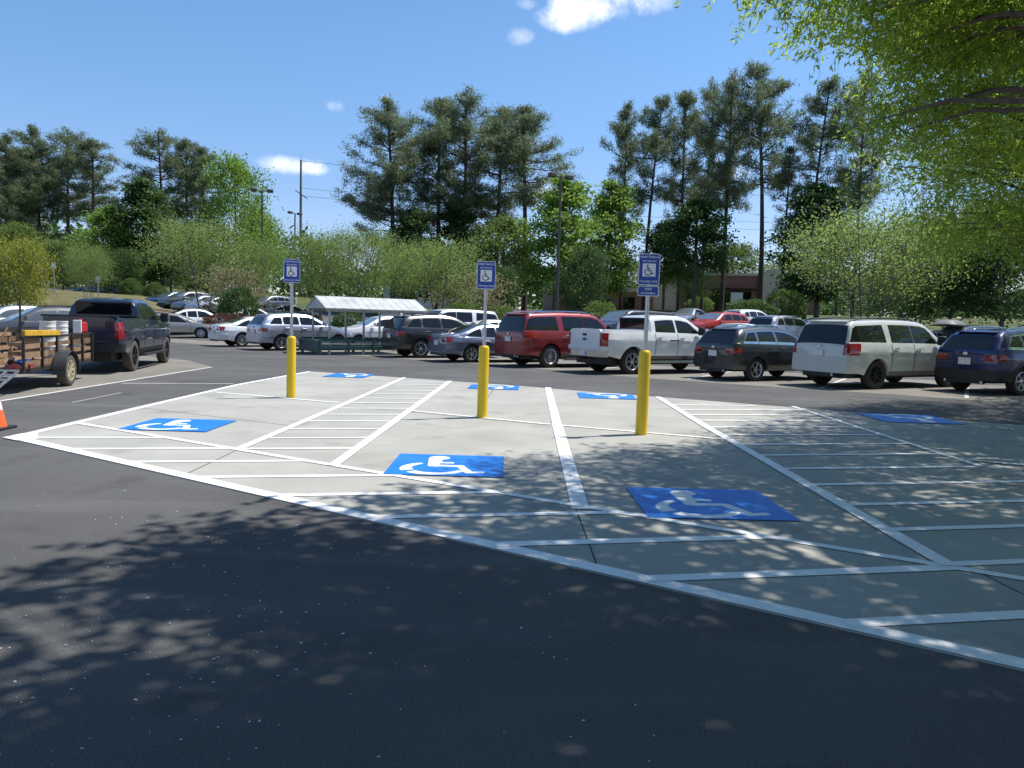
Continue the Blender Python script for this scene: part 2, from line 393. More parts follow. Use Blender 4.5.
for k, y in enumerate((5.42, 6.33, 7.2, 8.08, 8.96, 9.86, 10.72, 11.6, 12.45, 13.3, 14.1, 14.9, 15.7)):
    x1 = 5.85 if y > 8.7 else min(9, 5.85+(8.7-y)*1.2); y1 = y+(x1-3.25)*.2
    if k > 11: x1, y1 = 5.6-(k-11)*.5, y+.45-(k-11)*.1
    strip(hl, (3.22, y), (x1, y1), .1, zz+.0001*k)
struct(hl.build('hatch_lines', M['white_line']))
ol = MB(); strip(ol, (-8.9, 6.0), (-8.93, 22.8), .1, .0075); strip(ol, (-8.7, 17.1), (-6.45, 17.75), .09, .0072); strip(ol, (-7.7, 13.4), (-7.75, 15.2), .03, .0074)
a = Vector((.5, .866)); 
for (px, py) in ((11.9, 19.6), (8.9, 21.4), (5.75, 23.6), (2.6, 25.9), (-.2, 28.3), (-2.9, 30.1), (-9.1, 33.6), (-11.9, 36.4)):
    strip(ol, (px-.4, py-.2), (px+2.6, py+4.9), .1, .0078)
struct(ol.build('worn_lines', M['old_line']))

def symbol(c, w, h, rz, label, skew=0.0):
    t = thing('accessible_symbol', label, 'pavement marking', (c[0], c[1], 0), rz, 'blue accessible parking squares painted on the concrete')
    hw, hh = w/2, h/2
    b = MB().prism([(-hw, -hh), (hw, -hh), (hw, hh), (-hw, hh)], .0175, .0205); b.build('blue_square', M['blue_paint'], t)
    m = MB(); zz = [.0215]
    U = lambda u, v: ((u-.5)*w, (v-.5)*h)
    def poly(pts):
        m.prism([U(*p) for p in pts], .019, zz[0]); zz[0] += .0005
    def seg(p, q, wd):
        d = Vector((q[0]-p[0], q[1]-p[1])); d.normalize(); n = Vector((-d.y, d.x))*wd/2
        poly([(p[0]-n.x, p[1]-n.y), (q[0]-n.x, q[1]-n.y), (q[0]+n.x, q[1]+n.y), (p[0]+n.x, p[1]+n.y)])
    def arc(a0, a1, cx, cy, r, w0, w1, n=16):
        o_, i_ = [], []
        for k in range(n+1):
            q = R(a0+(a1-a0)*k/n); wd = (w0+(w1-w0)*k/n)/2
            o_.append(((cx+(r+wd)*math.cos(q)), cy+(r+wd)*math.sin(q))); i_.append((cx+(r-wd)*math.cos(q), cy+(r-wd)*math.sin(q)))
        poly(o_+i_[::-1])
    poly([(.40+.095*math.cos(2*math.pi*k/20), .82+.095*math.sin(2*math.pi*k/20)) for k in range(20)])
    poly([(.30, .80), (.44, .78), (.42, .38), (.33, .40)])
    seg((.40, .575), (.55, .575), .055)
    seg((.42, .43), (.63, .43), .07); seg((.61, .44), (.72, .11), .075); seg((.69, .13), (.84, .17), .065)
    arc(122, 207, .40, .30, .25, .05, .12); arc(222, 338, .40, .30, .25, .10, .06)
    m.build('wheelchair_mark', M['sym_white'], t)
    return t
symbol((-4.8, 11.08), 1.22, 1.18, R(0), 'sunlit blue painted wheelchair square nearest to the orange cone')
symbol((-.7, 8.6), 1.26, 1.22, R(0), 'blue painted wheelchair square with leaf shade over only its right half')
symbol((1.85, 7.09), 1.32, 1.18, R(1), 'largest blue painted wheelchair square, fully in tree shade at the front of the pad')
symbol((-4.45, 21.0), 1.1, 1.3, R(176), 'small blue painted wheelchair square at the far edge beyond the leftmost bollard')
symbol((-.43, 18.65), 1.2, 1.1, R(178), 'blue painted wheelchair square partly hidden by the middle bollard')
symbol((2.12, 17.2), 1.25, 1.2, R(178), 'blue painted wheelchair square just left of the tallest bollard sign, by the far edge')
symbol((7.5, 14.45), 1.42, 1.3, R(179), 'blue painted wheelchair square in dappled shade near the parked white suv')

# petals and grit scattered on the asphalt
def litter():
    C = []
    for k in range(2600):
        x = rng.uniform(-4.5, 3.5); y = rng.uniform(2.3, 7.5)
        if y > 7.0-(x+2.3)*.66-.5: continue
        if rng.random() > (math.exp(-((x+1.5)/1.4)**2)*.95+.05)*(.25+1.5*max(0, mnoise.noise(Vector((x*1.1, y*1.6, 3)))+.25)): continue
        C.append((x, y, .006))
    C = np.array(C); n = len(C); a = rng.uniform(0, 6.28, n); L = rng.uniform(.002, .009, n)*rng.uniform(.6, 1.5, n)
    D = np.stack([np.cos(a), np.sin(a), rng.uniform(-.15, .15, n)], 1); S = np.stack([-np.sin(a), np.cos(a), rng.uniform(-.2, .2, n)], 1)
    Lc = L[:, None]; V = np.stack([C-D*Lc, C+S*Lc*.6, C+D*Lc, C-S*Lc*.6], 1).reshape(-1, 3)
    o = mobj('fallen_petals', np_mesh('fallen_petals', V, np.arange(4*n).reshape(n, 4), M['leaf_white']), None); stuff(o)
    tag(o, 'tiny white petals and grit scattered over the shaded asphalt', 'petals')
litter()

# ------------------------------------------------------------ sign posts
def sign_post(c, hb, top, label, plate=False, rz=0, lean=0, side=1):
    t = thing('accessible_sign_post', label, 'sign post', (c[0], c[1], 0), rz, 'accessible parking signs on yellow bollards'); t.rotation_euler = (0, lean, rz)
    r = .088
    MB().lathe([(r*1.02, .009), (r, .03), (r, hb-.05), (r*.93, hb-.02), (r*.7, hb), (.0, hb+.006)], 28).build('bollard', M['yellow'], t, True)
    MB().tube([(0, 0, hb-.05), (0, 0, top-.02)], .031, 14).build('post', M['galv'], t, True)
    def board(name, zc, w, h, lines, emblem):
        def rr(w, h, rad=.025):
            pts = []
            for cx, cz, a0 in ((w/2-rad, h/2-rad, 0), (-w/2+rad, h/2-rad, 90), (-w/2+rad, -h/2+rad, 180), (w/2-rad, -h/2+rad, 270)):
                for k in range(5): q = R(a0+k*22.5); pts.append((cx+rad*math.cos(q), cz+rad*math.sin(q)))
            return pts
        def plate_(name, pts, y0, y1, mat, par):
            m = MB(); m.prism(pts, 0, y1-y0); m.v = [(p[0], y0-0*p[2]-p[2], p[1]+zc) for p in m.v]; return m.build(name, mat, par)
        b = plate_(name, rr(w, h), -.036, -.033, M['alu'], t)
        plate_('face', rr(w-.022, h-.022, .02), -.0385, -.0375, M['sign_blue'], b)
        for s, zz, size, width in lines:
            m = MB(); vs, fs = text_mesh(s, size, width); m.add([(v[0], -.0408-v[2], v[1]+zz+zc) for v in vs], fs)
            m.build('lettering', M['sign_white'], b)
        if emblem:
            e = emblem; plate_('emblem_field', [(-e/2, -e/2-.01), (e/2, -e/2-.01), (e/2, e/2-.01), (-e/2, e/2-.01)], -.0405, -.0395, M['sign_white'], b)
            m = MB(); zz = [0]
            def poly(pts):
                zz[0] += .0003; k = MB().prism(pts, 0, .0006+zz[0]); m.add([(p[0], -.0412-p[2], p[1]+zc-.01) for p in k.v], k.f)
            s = e*.95
            U = lambda u, v: ((u-.5)*s, (v-.5)*s)
            def seg(p, q, wd):
                d = Vector((q[0]-p[0], q[1]-p[1])).normalized(); n = Vector((-d.y, d.x))*wd/2
                poly([U(p[0]-n.x, p[1]-n.y), U(q[0]-n.x, q[1]-n.y), U(q[0]+n.x, q[1]+n.y), U(p[0]+n.x, p[1]+n.y)])
            poly([U(.38+.07*math.cos(k*.393), .88+.07*math.sin(k*.393)) for k in range(16)])
            seg((.38, .82), (.42, .45), .09); seg((.38, .64), (.6, .62), .06); seg((.4, .46), (.66, .45), .08); seg((.64, .46), (.74, .18), .08); seg((.72, .2), (.86, .24), .07)
            o_, i_ = [], []
            for k in range(25):
                q = R(115+k*9.6); o_.append(U(.42+.29*math.cos(q), .33+.29*math.sin(q))); i_.append(U(.42+.225*math.cos(q), .33+.225*math.sin(q)))
            poly(o_+i_[::-1]); m.build('emblem', M['sign_black'], b)
        return b
    hs = .46; zc = top-hs/2
    board('sign', zc, .31, hs, [('PERMIT PARKING', .178, .042, .262), ('WITH TAG ONLY', .118, .04, .205), ('TOW-AWAY ZONE', -.178, .042, .262)], .19)
    if plate: board('sign_plate', top-hs-.012-.075, .31, .15, [('VAN', .03, .05, .1), ('ACCESSIBLE', -.032, .038, .21)], 0)
    for zz in (zc+.205, zc-.205):
        MB().lathe([(.0, -.0455), (.008, -.0445), (.009, -.040)], 10, 'Y', (0, 0, zz)).build('bolt', M['galv'], t)
    return t
sign_post(gp(291, 398), 1.22, 2.72, 'leftmost yellow bollard with a blue wheelchair sign on a steel post, farthest of the three', rz=R(14), lean=R(.2))
sign_post(gp(482, 418), 1.22, 2.62, 'middle yellow bollard with a single blue wheelchair sign, between the other two posts', rz=R(2), lean=R(.3))
sign_post(gp(641, 435), 1.27, 2.69, 'nearest yellow bollard with a blue wheelchair sign and a small VAN ACCESSIBLE plate beneath it', True, rz=R(-8), lean=R(.35))

t = thing('traffic_cone', 'orange traffic cone with white collar on black base at the left edge', 'traffic cone', (*gp(-4, 429), 0))
MB().lathe([(.135, .035), (.128, .06), (.085, .26)], 24).lathe([(.062, .37), (.03, .53), (.018, .535), (.0, .525)], 24).build('body', M['cone'], t, True)
MB().lathe([(.0855, .258), (.087, .262), (.064, .368), (.0615, .372)], 24).build('collar', M['cone_white'], t, True)
MB().box((0, 0, .019), (.36, .36, .036)).build('base', M['black_plastic'], t, bevel=.012)
# ------------------------------------------------------------ vehicles
def interp_smooth(P, n=2):
    xs = [p[0] for p in P]; zs = [p[1] for p in P]
    return lambda x: np.interp(x, xs, zs)
class Car:
    def __init__(s, wb, ro, fo, hw, rw, sill, belt, top, tumble, wins, rglass, wshield, bed=None, crown=.03, archk=1.13):
        s.wb, s.x0, s.x1, s.hw, s.rw, s.sill, s.top, s.tumble = wb, -ro, wb+fo, hw, rw, sill, top, tumble
        s.belt, s.wins, s.rglass, s.wshield, s.bed, s.crown, s.ar = belt, wins, rglass, wshield, bed, crown, rw*archk
        s.zroof = max(p[1] for p in top)
        X = np.linspace(s.x0, s.x1, 900); Z = np.interp(X, [p[0] for p in top], [p[1] for p in top]); 
        if not bed:
            k = 15; w = np.hanning(k+2)[1:-1]; w /= w.sum(); Zs = np.convolve(np.pad(Z, k//2, mode='edge'), w, 'valid'); m = (X > s.x0+.12) & (X < s.x1-.12); Z[m] = Zs[m]
        s._X, s._Z = X, Z
    def zt(s, x): return float(np.interp(x, s._X, s._Z))
    def zb(s, x): return min(float(np.interp(x, [p[0] for p in s.belt], [p[1] for p in s.belt])), s.zt(x)-.025)
    def zl(s, x):
        z = s.sill
        if x < -s.ar: z = s.sill+.10*min(1, (-s.ar-x)/.5)
        if x > s.wb+s.ar: z = s.sill+.04
        for c in (0, s.wb):
            d = abs(x-c)
            if d < s.ar-1e-4: z = max(z, s.rw+math.sqrt(s.ar**2-d*d))
        return min(z, s.zb(x)-.05)
    def w(s, x):
        a = max(0, (.5-(x-s.x0))/.5); b = max(0, (.95-(s.x1-x))/.95)
        return s.hw*(1-.10*a**2.2-.24*b**2.3)
    def sy(s, x, z):        # half width of the side at height z
        w = s.w(x); zb = s.zb(x)
        if z <= zb:
            t = (z-s.sill)/max(.1, zb-s.sill); y = w-.07*max(0, .35-t)**1.5/.2-.055*max(0, t-.72)**1.4/.17
            if .68 < t < .76: y += .006
            return y
        yb = w-.055*.28**1.4/.17-.012
        k = (z-zb)/max(.2, s.zroof-s.belt[0][1]); return yb-s.tumble*k-.05*k*k
    def ye(s, x): return s.sy(x, s.zt(x)-.02)
    def topz(s, x, y):
        ye = s.ye(x); u = min(1, abs(y)/ye); zt = s.zt(x); e = min(.055, .6*(zt-s.zb(x)))
        return zt+s.crown*(1-u*u)-e*max(0, (u-.86)/.14)**2
    def stations(s):
        xs = set(np.round(np.arange(s.x0, s.x1, .06), 4)) | {s.x0, s.x1}
        for p in s.top: xs.add(round(min(max(p[0], s.x0), s.x1), 4))
        for c in (0, s.wb):
            for k in range(19): xs.add(round(c-s.ar*math.cos(math.pi*k/18)*1.0, 4))
            xs.add(c-s.ar-.004); xs.add(c+s.ar+.004)
        for k in np.linspace(0, .12, 5): xs.add(round(s.x0+k, 4)); xs.add(round(s.x1-k, 4))
        if s.bed:
            for b in s.bed[:2]: xs.add(b); xs.add(b-.004); xs.add(b+.004)
        xs = sorted(xs); out = [xs[0]]
        for x in xs[1:]:
            if x-out[-1] > .0035: out.append(x)
        out[-1] = s.x1; return out
    def body(s):
        mb = MB(); rings = []
        for x in s.stations():
            zl, zb, zt = s.zl(x), s.zb(x), s.zt(x); r = []
            y0 = s.sy(x, zl); r.append((y0-.22, zl+.01)); r.append((y0-.03, zl-.002))
            for t in (0, .1, .22, .4, .58, .68, .72, .76, .88, 1): z = zl+(zb-zl)*t; r.append((s.sy(x, z), z))
            e = min(.055, .6*(zt-zb))
            for t in (.08, .35, .65, .9): z = zb+(zt-e-zb)*t; r.append((s.sy(x, z+.001), z))
            ye = s.ye(x)
            inbed = s.bed and s.bed[0] < x < s.bed[1]
            fr = (1, .965, .93, .86, .7, .45, .2, 0)
            for k, u in enumerate(fr):
                y = ye*u; z = s.topz(x, y)
                if inbed:
                    u2 = (1, .97, .93, .925, .7, .45, .2, 0)[k]; y = ye*u2; z = zt-(.01 if k == 0 else 0) if k < 3 else s.bed[2]
                r.append((y, z))
            rings.append([(x, -y, z) for y, z in r]+[(x, y, z) for y, z in r[-2::-1]])
        mb.grid(rings); n = len(rings[0]); tot = len(rings)*n
        for base in (0, tot-n):
            for i in range(n//2-1):
                a, b, c, d = base+i, base+i+1, base+n-2-i, base+n-1-i
                mb.f.append((a, b, c, d) if b != c else (a, b, d))
            mb.f.append((base+n//2-1, base+n//2, base+n//2+1))
        return mb
    def xr(s, z):     # rear surface x at height z
        m = s._X[(s._Z >= z-.0005) & (s._X < s.wb*.6)]; return float(m[0]) if len(m) else s.x0
    def xf(s, z):
        m = s._X[(s._Z >= z-.0005) & (s._X > s.wb*.6)]; return float(m[-1]) if len(m) else s.x1
    def wrap(s, a0, a1, z0, z1, off, front=False, n=10, nz=5, th=.03):
        # panel following the plan contour of an end; a = signed distance along contour from the centreline
        def pt(a, z, o):
            x = s.xf(z) if front else s.xr(z); sg = -1 if front else 1
            ye = s.sy(x, z); q = abs(a); si = 1 if a >= 0 else -1
            if q <= ye: 
                dx = o*(1-.3*(q/ye)**8); return (x-sg*dx, si*(q+o*.8*(q/ye)**8), z)
            xx = x+sg*(q-ye); return (xx, si*(s.sy(xx, z)+o), z)
        A = [a0+(a1-a0)*k/n for k in range(n+1)]; Z = [z0+(z1-z0)*k/nz for k in range(nz+1)]
        return MB().solid([[pt(a, z, off) for a in A] for z in Z], [[pt(a, z, off-th) for a in A] for z in Z])
    def side(s, q, side, off=.007, th=.03, nu=10, nv=4):
        # q = (x at rear bottom, x at rear top, x at front bottom, x at front top, bottom gap above belt, gap below the roof)
        a0, a1, b0, b1, g0, g1 = q
        def pt(u, v, o):
            x = (a0+(a1-a0)*v)*(1-u)+(b0+(b1-b0)*v)*u; zl = s.zb(x)+g0; zh = max(zl+.02, s.zt((a1)*(1-u)+b1*u)-g1)
            zh = min(zh, s.zt(x)-.05) if s.zt(x)-.05 > zl else zl+.01
            z = zl+(zh-zl)*v; return (x, side*(s.sy(x, z)+o), z)
        U = [k/nu for k in range(nu+1)]; Vv = [k/nv for k in range(nv+1)]
        return MB().solid([[pt(u, v, off) for u in U] for v in Vv], [[pt(u, v, off-th) for u in U] for v in Vv])
    def topglass(s, xa, xb, inset, off=.008, th=.03):
        def pt(u, w, o):
            x = xa+(xb-xa)*u; y = (s.ye(x)-inset)*w; z = s.topz(x, y); h = .02
            g = (s.zt(x+h)-s.zt(x-h))/(2*h); l = math.hypot(1, g); return (x-g/l*o, y, z+o/l)
        U = [k/8 for k in range(9)]; W = [-1+k/6 for k in range(13)]
        return MB().solid([[pt(u, w, off) for w in W] for u in U], [[pt(u, w, off-th) for w in W] for u in U])

SPECS = {
 'large_suv': dict(wb=3.2, ro=1.15, fo=.92, hw=1.01, rw=.41, sill=.40, belt=[(-2, 1.29), (5, 1.26)], tumble=.17,
   top=[(-1.15, 1.12), (-1.14, 1.18), (-.93, 1.78), (-.78, 1.88), (.4, 1.935), (1.4, 1.94), (1.9, 1.92), (2.2, 1.85), (2.88, 1.34), (3.0, 1.29), (3.8, 1.18), (4.02, 1.06), (4.10, .9), (4.12, .8)],
   wins=[(-1.06, -.87, .36, .30, .03, .13), (.58, .56, 1.5, 1.45, .03, .13), (1.53, 1.48, 2.68, 2.14, .03, .13)], rglass=(-1.125, -.94, .06), wshield=(2.24, 2.86, .1)),
 'crossover': dict(wb=2.7, ro=.92, fo=.9, hw=.94, rw=.36, sill=.33, belt=[(-2, 1.16), (-.4, 1.14), (3, 1.09)], tumble=.2,
   top=[(-.92, .95), (-.91, 1.08), (-.62, 1.48), (-.42, 1.57), (.3, 1.63), (.8, 1.64), (1.3, 1.61), (1.55, 1.55), (2.3, 1.16), (2.45, 1.11), (3.2, .99), (3.45, .86), (3.57, .72), (3.6, .62)],
   wins=[(-.55, -.28, .02, .02, .03, .12), (.1, .1, .82, .8, .03, .12), (.9, .88, 2.1, 1.5, .03, .12)], rglass=(-.89, -.65, .12), wshield=(1.58, 2.28, .1)),
 'sedan': dict(wb=2.8, ro=1.05, fo=.92, hw=.92, rw=.335, sill=.27, belt=[(-2, .98), (0, .95), (3, .9)], tumble=.2,
   top=[(-1.05, .88), (-1.03, 1.0), (-.7, 1.05), (-.5, 1.07), (.3, 1.36), (.55, 1.41), (1.0, 1.445), (1.3, 1.43), (1.6, 1.38), (2.45, .99), (2.6, .95), (3.4, .82), (3.62, .7), (3.7, .6), (3.72, .52)],
   wins=[(-.3, .1, .42, .42, .03, .1), (.5, .5, 1.05, 1.03, .03, .1), (1.12, 1.1, 2.25, 1.55, .03, .1)], rglass=(-.42, .27, .12), wshield=(1.64, 2.42, .1)),
 'pickup': dict(wb=3.72, ro=1.22, fo=.95, hw=1.0, rw=.42, sill=.5, belt=[(-2, 1.34), (.75, 1.34), (.86, 1.34), (5, 1.28)], tumble=.16, bed=(-1.15, .72, .98), archk=1.17,
   top=[(-1.22, 1.42), (.72, 1.42), (.76, 1.42), (.80, 1.8), (.9, 1.88), (1.5, 1.93), (2.1, 1.92), (2.45, 1.86), (3.2, 1.39), (3.35, 1.35), (4.4, 1.24), (4.6, 1.12), (4.66, .98), (4.67, .85)],
   wins=[(.95, .98, 1.82, 1.78, .05, .14), (1.92, 1.88, 3.0, 2.42, .05, .14)], rglass=None, wshield=(2.5, 3.16, .1)),
}
CARS = {k: Car(**v) for k, v in SPECS.items()}
def wheel_parts(root, pos, r, w, side, tyre, rim, spokes=6, simple_=False):
    h = w/2
    ty = MB().lathe([(r*.62, -h*.9), (r*.72, -h), (r*.9, -h*.98), (r*.975, -h*.8), (r, -h*.5), (r, h*.5), (r*.975, h*.8), (r*.9, h*.98), (r*.72, h), (r*.62, h*.9)], 28, 'Y')
    wh = thing_part('wheel', root, pos)
    t = ty.build('tyre', tyre, wh, True, angle=50)
    o = side*h
    m = MB().lathe([(r*.60, o*.2), (r*.635, o*.88), (r*.66, o*.96), (r*.62, o*.98), (r*.57, o*.8), (r*.56, o*.1)], 28, 'Y')
    m.lathe([(.0, o*.86), (r*.1, o*.86), (r*.15, o*.78), (r*.16, o*.3)], 14, 'Y')
    for k in range(spokes):
        q = 2*math.pi*k/spokes
        for dq in (-.13, .13):
            p0 = (r*.12*math.cos(q), o*.74, r*.12*math.sin(q)); p1 = (r*.6*math.cos(q+dq), o*.84, r*.6*math.sin(q+dq))
            m.bar(p0, p1, r*.075, .02)
    m.build('rim', rim, wh, True)
    MB().lathe([(.0, o*.12), (r*.6, o*.12), (r*.6, -o*.2), (0, -o*.2)], 20, 'Y').build('spoke_shade_disc', M['rim_dark'], wh)  # dark backing disc stands in for the shade in the gaps between spokes
    return wh
def thing_part(name, root, pos):
    o = bpy.data.objects.new(name, None); COL.objects.link(o); o.parent = root; o.location = pos; o.empty_display_size = .1; return o
def ellipse_plate(c, ry, rz, th=.012, n=16):
    m = MB(); m.prism([(ry*math.cos(2*math.pi*k/n), rz*math.sin(2*math.pi*k/n)) for k in range(n)], 0, th)
    m.v = [(c[0]-p[2], c[1]+p[0], c[2]+p[1]) for p in m.v]; return m
def vehicle(kind, paintm, label, cat, loc, heading, name, group=None, scale=(1, 1, 1), rim='rim', tyre='tyre', detail=2, trim='black_plastic', glass='glass', rails=False, lamp=None, spokes=6, flare=False, winframe=None, twotone=False, wiper=False):
    c = CARS[kind]; z = loc[2] if len(loc) > 2 else tzf(loc[0], loc[1])
    t = thing(name, label, cat, (loc[0], loc[1], z), heading, group); t.scale = scale
    B = c.body().build('body', paintm, t, True, angle=32)
    big = kind in ('large_suv', 'pickup')
    zs = c.sill
    # dark underside
    MB().box(((c.x0+c.x1)/2, 0, (zs+.1)/2+.2), (c.x1-c.x0-.35, (c.hw-.33)*2, zs*.75)).build('underbody', M['black_plastic'], t)
    for x in (0, c.wb):
        for sd in (-1, 1): wheel_parts(t, (x, sd*(c.hw-.16), c.rw), c.rw, .25 if big else .22, sd, M[tyre], M[rim], spokes)
    G = M[glass]
    for q in c.wins:
        for sd in (-1, 1):
            c.side(q, sd).build('window', G, t, True)
            if winframe and sd == -1:
                q2 = (q[0]-.025, q[1]-.025, q[2]+.025, q[3]+.025, q[4]-.03, q[5]-.025); c.side(q2, sd, .004).build('window_trim', M[winframe], t, True)
    if c.rglass: c.topglass(*c.rglass).build('rear_window', G, t, True)
    c.topglass(*c.wshield).build('windshield', M['glass_pale'] if detail > 2 else G, t, True)
    x0 = c.x0
    # ends
    if kind == 'pickup':
        MB().box((.775-.022, 0, 1.635), (.03, (c.ye(.9)-.045)*2, .40), Matrix.Rotation(R(-5), 3, 'Y')).build('rear_window', G, t, bevel=.02)
        c.wrap(-.78, .78, .80, 1.40, .012).build('tailgate', paintm, t, True)
        MB().box((x0-.02, 0, 1.25), (.03, .2, .07)).build('tailgate_handle', M['black_plastic'], t, bevel=.01)
        m = ellipse_plate((x0-.014, 0, 1.1), .11, .045); m.build('badge', M['grey_plastic'], t)
        for sd in (-1, 1): c.wrap(sd*.80, sd*1.09, .90, 1.32, .014).build('taillight', M['tail_red'], t, True)
        c.wrap(-1.05, 1.05, .56, .76, .07, n=16).build('rear_bumper', M['chrome'] if trim == 'chrome' else M[trim], t, True)
        MB().box((x0-.095, 0, .66), (.012, .32, .15)).build('license_plate', M['plate'], t, bevel=.004)
        MB().box((x0-.05, 0, .5), (.3, .08, .08)).build('tow_hitch', M['steel_dark'], t, bevel=.01)
        zf0, zf1 = .75, 1.12
        for sd in (-1, 1): MB().box((1.72, sd*(c.sy(1.72, 1.12)+.008), 1.12), (.42, .02, .05)).build('side_badge', M['chrome'], t, bevel=.006)
    else:
        if kind == 'large_suv': L = (.79, 1.26, .95, 1.27); bz = (.45, .78); pz = .98
        elif kind == 'crossover': L = (.52, 1.05, .84, 1.0); bz = (.36, .62); pz = .82
        else: L = (.45, 1.0, .76, .95); bz = (.34, .6); pz = .72
        for sd in (-1, 1): c.wrap(sd*L[0], sd*L[1], L[2], L[3], .012, n=12).build('taillight', M[lamp or 'tail_red'], t, True)
        c.wrap(-c.hw-.3, c.hw+.3, bz[0], bz[1], .035, n=24).build('rear_bumper', paintm if trim == 'paint' or kind == 'sedan' else M[trim], t, True)
        MB().box((x0-.03, 0, pz), (.03, .34, .17)).build('license_plate', M['plate'], t, bevel=.004)
        m = ellipse_plate((x0-.012, 0, pz+.19), .07, .04); m.build('badge', M['chrome'], t)
        c.wrap(-.55, .55, bz[0]-.09, bz[0]-.005, .03).build('diffuser', M['black_plastic'], t, True)
        for yy in (-.5, .5):
            MB().tube([(x0+.1, yy, bz[0]-.05), (x0-.05, yy, bz[0]-.05)], .035, 10).build('exhaust', M['chrome'], t, True)
        zf0, zf1 = .62*c.zroof/1.64, .8*c.zroof/1.64
    zn = c._Z[-1]
    c.wrap(-.5, .5, zn-.42, zn-.06, .02, True).build('grille', M['black_plastic'], t, True)
    for sd in (-1, 1): c.wrap(sd*.56, sd*1.05, zn-.22, zn-.04, .012, True).build('headlight', M['head_lens'], t, True)
    c.wrap(-c.hw-.1, c.hw+.1, zs+.06, zs+.2, .03, True, n=20).build('front_bumper', M['black_plastic'] if kind != 'sedan' else paintm, t, True)
    # side details
    fw = c.wins[-1]; xm = fw[2]-.15
    for sd in (-1, 1):
        zb = c.zb(xm)
        MB().box((xm, sd*(c.sy(xm, zb)+.14), zb+.12), (.12 if not big else .16, .22, .2 if not big else .27)).build('mirror', M['black_plastic'] if twotone or big else paintm, t, bevel=.04)
        for q in c.wins[-2:]:
            xs = q[2] if q is not c.wins[-1] else q[2]-.02
            for xx in (q[0]-.03,) + ((q[2]+.02,) if q is c.wins[-1] else ()):
                P = [[(xx+d, sd*(c.sy(xx, zs+.1+(c.zb(xx)-zs-.1)*k/6)+o), zs+.1+(c.zb(xx)-zs-.1)*k/6) for k in range(7)] for d, o in ((-.009, .003), (.009, .003))]
                Q = [[(p[0], p[1]-sd*.02, p[2]) for p in r] for r in P]; MB().solid(P, Q).build('door_seam', M['black_plastic'], t)
            xh = q[0]+.14; zh = c.zb(xh)-.13
            MB().box((xh, sd*(c.sy(xh, zh)+.025), zh), (.22, .03, .035)).build('door_handle', M['chrome'] if big else paintm, t, bevel=.012)
        xa, xb = c.ar+.02, c.wb-c.ar-.02
        if trim != 'paint' or big:
            P = [[(xa+(xb-xa)*k/8, sd*(c.sy(xa+(xb-xa)*k/8, zs+zz)+.012), zs+zz) for k in range(9)] for zz in (-.02, .1)]
            Q = [[(p[0], p[1]-sd*.08, p[2]) for p in r] for r in P]; MB().solid(P, Q).build('sill_trim', M['black_plastic'] if trim != 'paint' else M['grey_plastic'], t)
        if kind in ('pickup',) or flare == 'step':
            MB().bar((xa+.1, sd*(c.hw+.02), zs-.08), (xb, sd*(c.hw+.02), zs-.08), .14, .06).build('side_step', M['chrome'] if trim == 'chrome' else M['black_plastic'], t, bevel=.015)
        if flare is True:
            for cx in (0, c.wb):
                P, Q = [], []
                for rr, o in ((c.ar-.01, .012), (c.ar+.07, .012)):
                    P.append([(cx-rr*math.cos(math.pi*k/16), sd*(c.sy(cx-rr*math.cos(math.pi*k/16), c.rw+rr*math.sin(math.pi*k/16))+o), c.rw+rr*math.sin(math.pi*k/16)) for k in range(17)])
                Q = [[(p[0], p[1]-sd*.06, p[2]) for p in r] for r in P]; MB().solid(P, Q).build('wheel_arch_trim', M['black_plastic'], t, True)
        if rails:
            a, b = c.wins[0][0]+.25, c.wins[-1][3]-.2; xsn = [a+(b-a)*k/8 for k in range(9)]
            MB().tube([(x, sd*(c.ye(x)-.1), c.topz(x, c.ye(x)-.1)+(.05 if 0 < k < 8 else .0)) for k, x in enumerate(xsn)], .02, 8).build('roof_rail', M[rails], t, True)
    if kind == 'crossover' or kind == 'large_suv':
        xs = c.xr(c.zroof-.1)
        P = [[(xs+dx, yy, c.topz(xs+.12, 0)-.02+(.0 if dx > 0 else -.02)) for yy in np.linspace(-(c.ye(.2)-.1), c.ye(.2)-.1, 9)] for dx in (-.14, .12)]
        Q = [[(p[0], p[1], p[2]-.035) for p in r] for r in P]; MB().solid(P, Q).build('roof_spoiler', paintm, t, bevel=.01)
    if wiper:
        MB().bar((x0+.03, .05, c.zb(x0+.1)+.1), (x0+.1, .4, c.zb(x0+.1)+.2), .015).build('rear_wiper', M['black_plastic'], t)
    return t
